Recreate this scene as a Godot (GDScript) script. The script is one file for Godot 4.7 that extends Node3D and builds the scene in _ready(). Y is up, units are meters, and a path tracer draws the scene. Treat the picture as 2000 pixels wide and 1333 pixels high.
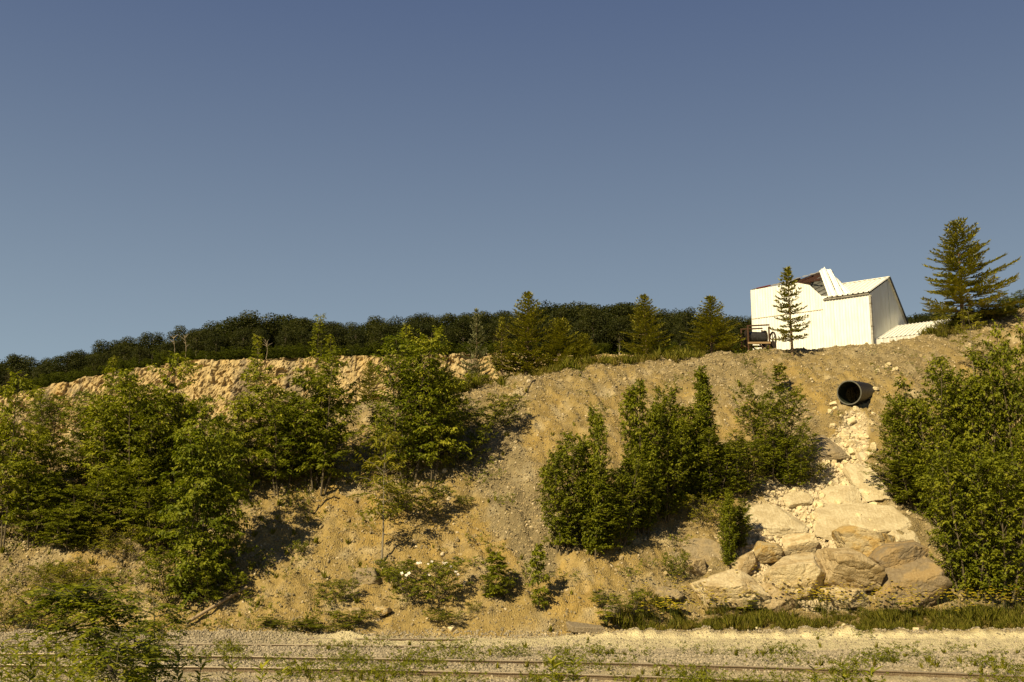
extends Node3D
# An abandoned quarry embankment beside a railway: y up, metres, the camera looks along -z. "deep" below means -z.

var rng := RandomNumberGenerator.new()
var n_big := FastNoiseLite.new()
var n_mid := FastNoiseLite.new()
var n_fine := FastNoiseLite.new()
var n_cell := FastNoiseLite.new()
var n_clod := FastNoiseLite.new()
var M := {}
var crops := {}
var taken := {}

# crest of the embankment: x, depth, height
const CREST := [[-22.23, 35.27, 4.78], [-19.90, 35.65, 5.07], [-17.59, 36.17, 5.45], [-15.70, 36.63, 5.79], [-12.68, 37.13, 6.16], [-10.13, 37.70, 6.58], [-7.53, 38.44, 7.13], [-5.94, 39.06, 7.59], [-3.90, 39.70, 8.07], [-1.98, 40.13, 8.39], [-0.80, 40.47, 8.64], [1.02, 41.16, 9.15], [3.13, 42.27, 9.66], [6.55, 44.12, 10.28], [9.94, 44.60, 10.64], [12.46, 44.88, 10.84], [14.53, 45.08, 11.00], [16.21, 45.37, 11.21], [17.93, 45.71, 11.46], [19.55, 46.27, 11.87], [21.72, 47.38, 12.70], [24.20, 48.46, 13.50], [28.45, 49.45, 14.22]]
# floor of the washed-out gully under the culvert, top to bottom: x, depth, half width
const GULLY := [[13.10, 39.84, 0.45], [12.42, 38.48, 0.75], [11.65, 37.22, 1.00], [10.90, 36.06, 1.50], [10.07, 34.86, 2.20], [9.58, 33.86, 2.50], [8.96, 32.92, 2.40]]
# grey scree runs: x, depth, half width
const SCREE := [[0.19, 38.60, 0.50], [-0.72, 37.14, 1.10], [-0.43, 35.28, 1.20], [0.16, 33.62, 1.30], [0.69, 32.12, 1.10], [0.90, 31.34, 0.60]]
# the buried culvert: mouth end in plan, direction into the slope, axis height
const PIPE_AT := Vector2(13.30, 40.64)
const PIPE_IN := Vector2(0.548, 0.836)
const PIPE_Y := 8.13
const CLIFF := [[-181.7, 266.0, 28.1], [-151.2, 268.5, 33.6], [-132.6, 270.0, 38.0], [-116.2, 271.3, 42.0], [-103.4, 272.3, 45.1], [-90.4, 273.3, 47.3], [-81.3, 274.0, 48.4], [-68.0, 275.0, 49.1], [-41.1, 277.0, 50.1], [-13.8, 279.0, 51.3], [0.0, 280.0, 51.2], [20.9, 281.5, 51.2], [56.2, 284.0, 51.5], [113.9, 288.0, 51.6], [188.3, 293.0, 51.7]]
const SKYLINE := [[-0.7371, 0.1352], [-0.5921, 0.1576], [-0.4946, 0.1716], [-0.4653, 0.1751], [-0.4211, 0.1807], [-0.3723, 0.1908], [-0.3330, 0.1989], [-0.2987, 0.2070], [-0.2741, 0.2136], [-0.2493, 0.2156], [-0.1994, 0.2146], [-0.1744, 0.2111], [-0.1295, 0.2100], [-0.0748, 0.2151], [-0.0399, 0.2177], [0.0000, 0.2207], [0.0500, 0.2259], [0.0900, 0.2289], [0.1249, 0.2274], [0.1497, 0.2218], [0.1896, 0.2187], [0.2294, 0.2167], [0.2793, 0.2177], [0.3493, 0.2197], [0.3990, 0.2177], [0.4490, 0.2187], [0.6482, 0.2156]]

func _ready() -> void:
	# --- camera, sky, sun, exposure
	var cam := Camera3D.new()
	cam.name = "camera"
	cam.position = Vector3(0, 2.6, 0)
	cam.rotation_degrees.x = 10.591
	cam.fov = 36.0
	cam.near = 0.1
	cam.far = 6000.0
	add_child(cam)
	cam.current = true
	var sky_m := ProceduralSkyMaterial.new()
	sky_m.sky_top_color = Color8(44, 59, 96)
	sky_m.sky_horizon_color = Color8(142, 159, 165)
	sky_m.sky_curve = 0.2
	sky_m.ground_horizon_color = Color8(120, 116, 96)
	sky_m.ground_bottom_color = Color8(86, 78, 56)
	sky_m.sun_angle_max = 12.0
	var env := Environment.new()
	env.background_mode = Environment.BG_SKY
	env.sky = Sky.new()
	env.sky.sky_material = sky_m
	env.tonemap_mode = Environment.TONE_MAPPER_LINEAR
	env.tonemap_exposure = 1.62
	env.sdfgi_enabled = true
	env.ssao_enabled = true
	env.ssil_enabled = true
	var we := WorldEnvironment.new()
	we.name = "environment"
	we.environment = env
	add_child(we)
	var sun := DirectionalLight3D.new()
	sun.name = "sun"
	sun.light_energy = 1.6
	sun.light_color = Color(1.0, 0.925, 0.75)
	sun.light_angular_distance = 0.5
	sun.shadow_enabled = true
	add_child(sun)
	sun.look_at_from_position(Vector3.ZERO, Vector3(0.67, -0.84, -0.92), Vector3.UP)

	set_noise()
	make_materials()
	build_ground()
	build_cliff_and_hill()
	build_forest()
	build_bare_trees()
	build_shed()
	build_annex()
	build_winch()
	build_culvert()
	build_rocks()
	build_rails()
	build_plants()
	build_stones()
	build_small_growth()
	build_foreground()
	build_bits()

# ---------------------------------------------------------------- helpers
func set_noise() -> void:
	n_big.seed = 3; n_big.frequency = 0.11; n_big.fractal_octaves = 4
	n_mid.seed = 8; n_mid.frequency = 0.55; n_mid.fractal_octaves = 4
	n_fine.seed = 15; n_fine.frequency = 2.0; n_fine.fractal_octaves = 2
	n_clod.seed = 29; n_clod.frequency = 3.4; n_clod.fractal_octaves = 1
	n_cell.seed = 21; n_cell.noise_type = FastNoiseLite.TYPE_CELLULAR; n_cell.frequency = 0.22
	n_cell.cellular_return_type = FastNoiseLite.RETURN_CELL_VALUE; n_cell.fractal_octaves = 2

func sstep(a: float, b: float, v: float) -> float:
	var t := clampf((v - a) / (b - a), 0.0, 1.0)
	return t * t * (3.0 - 2.0 * t)

func rf(a: float, b: float) -> float:
	return rng.randf_range(a, b)

func numbered(called: String) -> String:
	if not taken.has(called):
		taken[called] = 0
		return called
	taken[called] += 1
	return "%s_%03d" % [called, taken[called]]

func thing(called: String, label: String, category: String, at := Vector3.ZERO, turn := 0.0, group := "") -> Node3D:
	var o := Node3D.new()
	o.name = numbered(called)
	add_child(o)
	o.position = at
	o.rotation.y = turn
	tag(o, label, category, group)
	return o

func tag(o: Node, label: String, category: String, group := "") -> void:
	o.set_meta("label", label)
	o.set_meta("category", category)
	if group != "":
		o.set_meta("group", group)

func part(called: String, mesh: Mesh, mat: Material, parent: Node = self, kind := "") -> MeshInstance3D:
	var o := MeshInstance3D.new()
	o.name = numbered(called) if parent == self else called
	o.mesh = mesh
	o.material_override = mat
	parent.add_child(o, true)
	if kind != "":
		o.set_meta("kind", kind)
	return o

func many(called: String, mesh: Mesh, mat: Material, places: Array, tints: Array, label: String, category: String) -> void:
	var mm := MultiMesh.new()
	mm.transform_format = MultiMesh.TRANSFORM_3D
	mm.use_colors = tints.size() > 0
	mm.mesh = mesh
	mm.instance_count = places.size()
	for i in places.size():
		mm.set_instance_transform(i, places[i])
		if tints.size() > 0:
			mm.set_instance_color(i, tints[i])
	var o := MultiMeshInstance3D.new()
	o.name = numbered(called)
	o.multimesh = mm
	o.material_override = mat
	add_child(o)
	o.set_meta("kind", "stuff")
	tag(o, label, category)

# raw triangle store: positions, normals, colours, indices
class Store:
	var v := PackedVector3Array()
	var n := PackedVector3Array()
	var c := PackedColorArray()
	var i := PackedInt32Array()
	func mesh() -> ArrayMesh:
		var a := []
		a.resize(Mesh.ARRAY_MAX)
		a[Mesh.ARRAY_VERTEX] = v
		a[Mesh.ARRAY_NORMAL] = n
		a[Mesh.ARRAY_COLOR] = c
		a[Mesh.ARRAY_INDEX] = i
		var m := ArrayMesh.new()
		m.add_surface_from_arrays(Mesh.PRIMITIVE_TRIANGLES, a)
		return m
	func leaf(p: Vector3, d: Vector3, up: Vector3, l: float, w: float, col: Color, bend := 0.12) -> void:
		var s := d.cross(up).normalized() * w * 0.5
		var b := v.size()
		var m := p + d * l * 0.42
		var u := up * l * bend
		v.append(p); v.append(m - s + u); v.append(p + d * l - u * 0.6); v.append(m + s + u)
		var k := up.normalized()
		var side := s.normalized() * 0.35
		n.append(k); n.append((k + side).normalized()); n.append(k); n.append((k - side).normalized())
		for q in 4:
			c.append(col)
		i.append(b); i.append(b + 1); i.append(b + 2); i.append(b); i.append(b + 2); i.append(b + 3)
	func tube(pts: Array, radii: Array, sides: int, col: Color) -> void:
		var b := v.size()
		var cnt := pts.size()
		var ref := Vector3(0.31, 0.2, 0.93)
		for k in cnt:
			var d: Vector3 = (pts[mini(k + 1, cnt - 1)] - pts[maxi(k - 1, 0)]).normalized()
			var u := d.cross(ref).normalized()
			var w := d.cross(u)
			for s in sides:
				var a := TAU * s / sides
				var o := u * cos(a) + w * sin(a)
				v.append(pts[k] + o * radii[k]); n.append(o); c.append(col)
		for k in cnt - 1:
			for s in sides:
				var s2 := (s + 1) % sides
				var a := b + k * sides + s
				var e := b + k * sides + s2
				i.append(a); i.append(a + sides); i.append(e + sides)
				i.append(a); i.append(e + sides); i.append(e)
	func tri(a: Vector3, b: Vector3, d: Vector3, col: Color) -> void:
		var k := v.size()
		var nn := (d - a).cross(b - a).normalized()
		for p in [a, b, d]:
			v.append(p); n.append(nn); c.append(col)
		i.append(k); i.append(k + 1); i.append(k + 2)
	func quad(a: Vector3, b: Vector3, d: Vector3, e: Vector3, col: Color) -> void:
		tri(a, b, d, col)
		tri(a, d, e, col)
	# box by a transform whose axes hold half sizes; edges bevelled by drawing shrunk faces
	func box(t: Transform3D, col: Color, bevel := 0.006) -> void:
		var h := [t.basis.x, t.basis.y, t.basis.z]
		var l := [h[0].length(), h[1].length(), h[2].length()]
		var pt := func(sx: float, sy: float, sz: float, full: int) -> Vector3:
			var sg := [sx, sy, sz]
			var p := t.origin
			for a in 3:
				p += h[a] * sg[a] * (1.0 if a == full else maxf(0.0, 1.0 - bevel / maxf(l[a], 0.0001)))
			return p
		for a in 3:
			var b := (a + 1) % 3
			var e := (a + 2) % 3
			for s in [-1.0, 1.0]:
				var q := []
				for w in [[-1, -1], [-1, 1], [1, 1], [1, -1]]:
					var g := [0.0, 0.0, 0.0]
					g[a] = s; g[b] = float(w[0]); g[e] = float(w[1])
					q.append(pt.call(g[0], g[1], g[2], a))
				face(q, h[a] * s, col)
			for s in [[-1, -1], [-1, 1], [1, 1], [1, -1]]:
				var q := []
				for w in [[-1, b], [1, b], [1, e], [-1, e]]:
					var g := [0.0, 0.0, 0.0]
					g[a] = float(w[0]); g[b] = float(s[0]); g[e] = float(s[1])
					q.append(pt.call(g[0], g[1], g[2], w[1]))
				face(q, h[b] * s[0] / l[b] + h[e] * s[1] / l[e], col)
	func face(q: Array, out: Vector3, col: Color) -> void:
		if (q[2] - q[0]).cross(q[1] - q[0]).dot(out) < 0.0:
			q.reverse()
		quad(q[0], q[1], q[2], q[3], col)

func bar(st: Store, a: Vector3, b: Vector3, w: float, h: float, col: Color) -> void:
	var d := (b - a)
	var z := d.normalized()
	var up := Vector3.UP if absf(z.y) < 0.9 else Vector3.RIGHT
	var x := up.cross(z).normalized()
	var y := z.cross(x)
	st.box(Transform3D(Basis(x * w * 0.5, y * h * 0.5, d * 0.5), (a + b) * 0.5), col, minf(w, h) * 0.12)

func noise_tex(freq: float, octaves: int, sd: int, size: int, lo: Color, hi: Color, as_normal := false, cell := false) -> NoiseTexture2D:
	var t := NoiseTexture2D.new()
	var f := FastNoiseLite.new()
	f.seed = sd
	f.frequency = freq
	f.fractal_octaves = octaves
	f.noise_type = FastNoiseLite.TYPE_CELLULAR if cell else FastNoiseLite.TYPE_SIMPLEX_SMOOTH
	t.noise = f
	t.width = size
	t.height = size
	t.seamless = true
	if as_normal:
		t.as_normal_map = true
		t.bump_strength = 9.0
	else:
		var g := Gradient.new()
		g.set_color(0, lo)
		g.set_color(1, hi)
		t.color_ramp = g
	return t

func mat(called: String, rough: float, spec := 0.5) -> StandardMaterial3D:
	var m := StandardMaterial3D.new()
	m.resource_name = called
	m.vertex_color_use_as_albedo = true
	m.roughness = rough
	m.metallic_specular = spec
	M[called] = m
	return m

func make_materials() -> void:
	var soil := mat("soil", 0.96, 0.25)
	soil.albedo_texture = noise_tex(0.03, 5, 4, 1024, Color(0.78, 0.755, 0.71), Color(1.0, 1.0, 1.0))
	soil.uv1_triplanar = true
	soil.uv1_world_triplanar = true
	soil.uv1_scale = Vector3.ONE * 0.37
	soil.heightmap_enabled = true
	soil.heightmap_texture = noise_tex(0.045, 5, 9, 1024, Color.BLACK, Color.WHITE)
	soil.heightmap_scale = 6.0
	var rock := mat("rock", 0.92, 0.3)
	rock.albedo_texture = noise_tex(0.02, 5, 31, 512, Color(0.8, 0.77, 0.71), Color(1, 1, 1))
	rock.uv1_triplanar = true
	rock.uv1_world_triplanar = true
	rock.uv1_scale = Vector3.ONE * 0.9
	rock.heightmap_enabled = true
	rock.heightmap_texture = noise_tex(0.03, 6, 12, 512, Color.BLACK, Color.WHITE)
	rock.heightmap_scale = 1.8
	var cliff := mat("cliff_rock", 0.95, 0.25)
	cliff.albedo_texture = noise_tex(0.03, 5, 33, 512, Color(0.66, 0.62, 0.56), Color(1, 1, 1))
	cliff.uv1_triplanar = true
	cliff.uv1_scale = Vector3.ONE * 0.06
	mat("stone", 0.93, 0.3)
	var leaf := mat("leaf", 0.55, 0.28)
	leaf.backlight_enabled = true
	leaf.backlight = Color(0.84, 0.88, 0.33)
	var needle := mat("needle", 0.55, 0.35)
	needle.backlight_enabled = true
	needle.backlight = Color(0.66, 0.68, 0.25)
	mat("bark", 0.9, 0.25)
	var petal := mat("petal", 0.7, 0.3)
	petal.backlight_enabled = true
	petal.backlight = Color(0.6, 0.6, 0.5)
	var white := mat("white_sheet", 0.5, 0.4)
	white.albedo_texture = noise_tex(0.012, 5, 41, 512, Color(0.93, 0.92, 0.88), Color(1, 1, 1))
	white.uv1_triplanar = true
	white.uv1_scale = Vector3(0.5, 0.14, 0.5)
	var grey := mat("grey_sheet", 0.5, 0.4)
	grey.albedo_texture = noise_tex(0.02, 5, 43, 512, Color(0.6, 0.58, 0.54), Color(1, 1, 1))
	grey.uv1_triplanar = true
	grey.uv1_scale = Vector3.ONE * 0.5
	var rust := mat("rust", 0.85, 0.3)
	rust.albedo_texture = noise_tex(0.04, 5, 47, 512, Color(0.5, 0.42, 0.36), Color(1, 1, 1))
	rust.uv1_triplanar = true
	rust.uv1_scale = Vector3.ONE * 1.4
	var pipe := mat("pipe_plastic", 0.42, 0.5)
	pipe.albedo_texture = noise_tex(0.03, 5, 49, 512, Color(0.62, 0.58, 0.5), Color(1, 1, 1))
	pipe.uv1_triplanar = true
	pipe.uv1_scale = Vector3.ONE
	var steel := mat("rail_steel", 0.38, 0.5)
	steel.metallic = 0.75
	mat("wood", 0.85, 0.3)

# ---------------------------------------------------------------- the lie of the land
func crest_at(x: float) -> Vector2:
	var t = CREST
	if x <= t[0][0]:
		return Vector2(t[0][1], t[0][2])
	for k in t.size() - 1:
		if x <= t[k + 1][0]:
			var u: float = (x - t[k][0]) / (t[k + 1][0] - t[k][0])
			return Vector2(lerpf(t[k][1], t[k + 1][1], u), lerpf(t[k][2], t[k + 1][2], u))
	return Vector2(t[-1][1], t[-1][2])

func table(t: Array, x: float, col := 1) -> float:
	if x <= t[0][0]:
		return t[0][col]
	for k in t.size() - 1:
		if x <= t[k + 1][0]:
			return lerpf(t[k][col], t[k + 1][col], (x - t[k][0]) / (t[k + 1][0] - t[k][0]))
	return t[-1][col]

# how far inside a run (1 at its middle, 0 at its edge and beyond)
func run(t: Array, x: float, d: float) -> float:
	var best := 0.0
	for k in t.size() - 1:
		var a := Vector2(t[k][0], t[k][1])
		var ab := Vector2(t[k + 1][0], t[k + 1][1]) - a
		var u := clampf((Vector2(x, d) - a).dot(ab) / ab.length_squared(), 0.0, 1.0)
		var w: float = lerpf(t[k][2], t[k + 1][2], u)
		best = maxf(best, 1.0 - (Vector2(x, d) - a - ab * u).length() / w)
	return best

func foot_at(x: float) -> float:
	return lerpf(28.8, 30.9, sstep(2.0, 6.0, x))

func ground(x: float, d: float) -> float:
	var c := crest_at(x)
	var f := foot_at(x)
	var t := (d - f) / (c.x - f)
	var base := sstep(2.0, 6.0, x) * 0.5 * clampf((d - 28.6) / 2.3, 0.0, 1.0)
	var y := base
	if t > 0.0:
		var h := clampf(0.5 + 0.5 * (1.0 - t) / 0.12, 0.0, 1.0)
		y += (c.y - base) * (1.0 - h + t * h - 0.12 * h * (1.0 - h))
	if d > c.x:
		y -= (d - c.x) * 0.015
	if absf(x) < 60.0 and d < 70.0 and d > 10.0:
		var slope := sstep(-0.02, 0.1, t) * sstep(1.25, 0.95, t)
		y += slope * 0.3 * (absf(n_big.get_noise_2d(x * 2.6 + d * 0.9, d * 0.45)) - 0.18)
		y -= slope * 0.07 * pow(maxf(0.0, 1.0 - 3.0 * absf(n_big.get_noise_2d(x * 7.0 + d * 1.2, d * 0.8 + 50.0))), 2.0)
		y += slope * 0.2 * n_mid.get_noise_2d(x, d)
		y += (0.025 + 0.05 * slope) * n_fine.get_noise_2d(x, d)
		var fine2 := n_clod.get_noise_2d(x + 40.0, d)
		y += (0.01 + 0.055 * slope) * fine2
		y += slope * 0.05 * maxf(0.0, n_fine.get_noise_2d(x * 1.6 - 31.0, d * 1.6 + 13.0))
		var g := run(GULLY, x, d)
		y -= 0.3 * sstep(0.0, 0.8, g)
		var pv := Vector2(x, d) - PIPE_AT
		var along := pv.dot(PIPE_IN)
		if along > -0.5 and along < 1.9:
			var off := absf(pv.x * PIPE_IN.y - pv.y * PIPE_IN.x)
			if off < 0.44 and absf(y - PIPE_Y) < sqrt(0.1936 - off * off):
				y = PIPE_Y - 0.48
		# loose bank of earth between the track and the grass on the right, ballast shoulder on the left
		y += sstep(0.5, 2.5, x) * 0.2 * exp(-pow((d - 28.7) / 0.35, 2.0)) * (0.6 + 1.2 * absf(n_mid.get_noise_2d(x * 1.7, 5.0)))
		y += sstep(-3.2, -4.4, x) * 0.2 * exp(-pow((d - 28.3) / 0.5, 2.0)) * (0.8 + 0.6 * n_mid.get_noise_2d(x * 1.3, 9.0))
	return y

func spot(x: float, d: float) -> Vector3:
	return Vector3(x, ground(x, d), -d)

func slope_normal(x: float, d: float) -> Vector3:
	var e := 0.4
	var dx := (ground(x + e, d) - ground(x - e, d)) / (2.0 * e)
	var dd := (ground(x, d + e) - ground(x, d - e)) / (2.0 * e)
	return Vector3(-dx, 1.0, dd).normalized()

func dust_strip(x: float, d: float) -> float:
	var edge := n_mid.get_noise_2d(x * 0.6, d * 2.0) * 0.35
	var near_edge := lerpf(26.3, 25.2, sstep(-4.0, 10.0, x)) + edge
	return sstep(near_edge - 0.3, near_edge + 0.2, d) * sstep(28.75 + edge, 28.45 + edge, d) * sstep(-7.5, -4.0, x + edge * 3.0)

func grey_share(x: float, d: float) -> float:
	var w := n_big.get_noise_2d(x * 1.1 + d * 0.35, d * 0.5) + 0.35 * n_mid.get_noise_2d(x * 1.4, d * 1.1)
	var g := sstep(0.0, 0.42, w) * 0.75
	g = maxf(g, sstep(0.0, 0.35, run(SCREE, x, d) + 0.35 * n_mid.get_noise_2d(x * 1.7, d * 1.7)))
	return g

func soil_color(x: float, d: float) -> Color:
	var tan := Color(0.325, 0.24, 0.092)
	var ochre := Color(0.37, 0.255, 0.078)
	var grey := Color(0.235, 0.19, 0.105)
	var pale := Color(0.5, 0.425, 0.275)
	var c := crest_at(x)
	var f := foot_at(x)
	var t := (d - f) / (c.x - f)
	var o := sstep(0.05, 0.5, n_big.get_noise_2d(x * 1.6 + 70.0, d * 1.3 + 30.0) + 0.3 * n_mid.get_noise_2d(x * 1.2 + 9.0, d))
	if t > 0.0:
		var col := tan.lerp(ochre, o * 0.6).lerp(grey, grey_share(x, d))
		col = col.lerp(grey, sstep(0.78, 1.0, t) * lerpf(0.3, 0.6, sstep(5.0, 10.0, x)))
		col = col.lerp(pale, sstep(0.0, 0.3, run(GULLY, x, d) + 0.3 * n_mid.get_noise_2d(x * 1.5, d * 1.5)) * 0.9)
		var k := 1.0 + 0.28 * n_fine.get_noise_2d(x * 0.8 + 11.0, d * 0.8)
		return Color(col.r * k, col.g * k, col.b * k)
	var ballast := Color(0.33, 0.28, 0.19)
	var dust := Color(0.56, 0.475, 0.29)
	var share := sstep(-0.2, 0.25, n_mid.get_noise_2d(x * 0.3 + 4.0, d * 1.3) + 0.75 * exp(-pow((d - 20.7) / 0.6, 2.0)) - 0.3 * sstep(22.0, 22.8, d) - 0.2 * sstep(19.6, 19.0, d) - 0.25 * sstep(-3.0, -6.0, x))
	var col2 := ballast.lerp(dust, share * 0.9)
	col2 = col2.lerp(Color(0.74, 0.65, 0.4), dust_strip(x, d))
	if d > 28.4:
		col2 = col2.lerp(tan, sstep(28.4, 28.9, d) * 0.8)
	var k2 := 1.0 + 0.2 * n_fine.get_noise_2d(x * 0.8, d * 0.8)
	return Color(col2.r * k2, col2.g * k2, col2.b * k2)

func build_ground() -> void:
	var xs: Array[float] = []
	var ds: Array[float] = []
	var k := 26.0
	var far: Array[float] = []
	while k < 3000.0:
		k *= 1.22
		far.append(k)
	for q in range(far.size() - 1, -1, -1):
		xs.append(-far[q])
	var p := -26.0
	while p <= 26.0:
		xs.append(p)
		p += 0.095
	xs.append_array(far)
	for q in [-60.0, -30.0, -15.0, -6.0, 0.0, 4.0, 8.0, 11.0, 13.0, 15.0, 16.5]:
		ds.append(q)
	p = 17.5
	while p <= 52.0:
		ds.append(p)
		p += 0.095 if p < 50.0 else 0.5
	k = 54.0
	while k < 3200.0:
		ds.append(k)
		k *= 1.16
	var st := Store.new()
	var w := xs.size()
	for d in ds:
		for x in xs:
			st.v.append(Vector3(x, ground(x, d), -d))
			st.c.append(soil_color(x, d))
	for b in ds.size():
		for a in w:
			var i := b * w + a
			var l := st.v[i - 1 if a > 0 else i]
			var r := st.v[i + 1 if a < w - 1 else i]
			var n := st.v[i - w if b > 0 else i]
			var f := st.v[i + w if b < ds.size() - 1 else i]
			st.n.append((r - l).cross(f - n).normalized())
			if a < w - 1 and b < ds.size() - 1:
				st.i.append_array(PackedInt32Array([i, i + w, i + w + 1, i, i + w + 1, i + 1]))
	part("ground", st.mesh(), M.soil, self, "structure")

func cliff_top(x: float) -> Vector2:      # depth and height of the quarry face's edge
	return Vector2(table(CLIFF, x, 1), table(CLIFF, x, 2))

func build_cliff_and_hill() -> void:
	var st := Store.new()
	var cols := 860
	var rows := 56
	var fn := FastNoiseLite.new()
	fn.seed = 5; fn.frequency = 0.09; fn.fractal_octaves = 4
	var pts := PackedVector3Array()
	var tint := PackedColorArray()
	for r in rows + 1:
		for q in cols + 1:
			var x := lerpf(-190.0, 70.0, float(q) / cols)
			var c := cliff_top(x)
			var v := float(r) / rows
			var y: float
			var d: float
			if v < 0.15:
				y = lerpf(4.0, c.y - 20.0, v / 0.15)
				d = c.x - 8.0 - (1.0 - v / 0.15) * 30.0
			else:
				var u := (v - 0.15) / 0.85
				y = lerpf(c.y - 20.0, c.y, u)
				d = c.x - 8.0 + u * 6.5
				var warp := 4.0 * fn.get_noise_2d(x * 0.7, y * 0.7 + 20.0)
				var side := n_cell.get_noise_2d(x * 1.6 + warp, y * 1.3 - warp)
				var block := n_cell.get_noise_2d(x * 3.6 + warp + 90.0, y * 3.2 + warp)
				var chip := n_cell.get_noise_2d(x * 7.0 + 30.0, y * 6.0 + warp)
				d += side * 1.0 + block * 0.5 + chip * 0.14 + fn.get_noise_2d(x * 0.4, y * 0.3) * 3.2 * (1.0 - 0.4 * u)
				y += u * (n_mid.get_noise_2d(x * 0.3, 3.0) * 0.7 + n_cell.get_noise_2d(x * 2.3, 7.0) * 0.3)
			pts.append(Vector3(x, y, -d))
			var tone := 0.5 + 0.5 * fn.get_noise_2d(x * 1.3 + 50.0, y * 0.8)
			var streak := sstep(0.05, 0.4, fn.get_noise_2d(x * 1.7 + 90.0, y * 0.35 + 40.0) + 0.3 * n_mid.get_noise_2d(x * 0.8, y * 0.8))
			tint.append(Color(0.62, 0.46, 0.2).lerp(Color(0.62, 0.52, 0.31), tone).lerp(Color(0.3, 0.25, 0.17), streak * 0.85).darkened(0.22 * clampf(0.5 + n_cell.get_noise_2d(x * 2.9 + 90.0, y * 2.0), 0.0, 1.0)))
	var w := cols + 1
	for r in rows:
		for q in cols:
			var i := r * w + q
			st.tri(pts[i], pts[i + w], pts[i + w + 1], tint[i])
			st.tri(pts[i], pts[i + w + 1], pts[i + 1], tint[i + 1])
	part("quarry_cliff", st.mesh(), M.cliff_rock, self, "structure")
	# the wooded hill behind the edge
	st = Store.new()
	cols = 160
	rows = 26
	w = cols + 1
	for r in rows + 1:
		for q in cols + 1:
			var x := lerpf(-700.0, 700.0, float(q) / cols)
			var c := cliff_top(x)
			var back := pow(float(r) / rows, 1.6) * 900.0
			var y := c.y - 0.3 + 0.09 * back - 0.00005 * back * back + n_big.get_noise_2d(x * 0.3, back * 0.3) * 0.8
			st.v.append(Vector3(x, y, -(c.x - 1.2 + back)))
			st.c.append(Color(0.07, 0.075, 0.028))
	for r in rows:
		for q in cols:
			var i := r * w + q
			st.i.append_array(PackedInt32Array([i, i + w, i + w + 1, i, i + w + 1, i + 1]))
	for i in st.v.size():
		st.n.append(Vector3(0, 0.99, 0.12))
	part("hill", st.mesh(), M.stone, self, "structure")

# ---------------------------------------------------------------- trees and plants
func pick(cols: Array, a: float) -> Color:
	var k := a * (cols.size() - 1)
	var b := mini(int(k), cols.size() - 2)
	return (cols[b] as Color).lerp(cols[b + 1], k - b)

const GREENS := {
	"light": [Color(0.1, 0.115, 0.009), Color(0.22, 0.23, 0.016), Color(0.37, 0.34, 0.032)],
	"dark": [Color(0.06, 0.08, 0.006), Color(0.145, 0.168, 0.011), Color(0.27, 0.265, 0.022)],
	"hedge": [Color(0.065, 0.08, 0.006), Color(0.15, 0.165, 0.011), Color(0.27, 0.262, 0.022)],
	"yellow": [Color(0.11, 0.11, 0.01), Color(0.2, 0.19, 0.018), Color(0.32, 0.27, 0.03)],
	"spruce": [Color(0.11, 0.115, 0.011), Color(0.25, 0.235, 0.022), Color(0.43, 0.37, 0.05)],
	"blue": [Color(0.1, 0.115, 0.05), Color(0.2, 0.2, 0.09), Color(0.34, 0.32, 0.15)],
	"forest": [Color(0.022, 0.027, 0.007), Color(0.043, 0.048, 0.011), Color(0.085, 0.082, 0.017)],
	"brown": [Color(0.04, 0.034, 0.016), Color(0.06, 0.05, 0.022), Color(0.085, 0.072, 0.03)],
}

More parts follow.
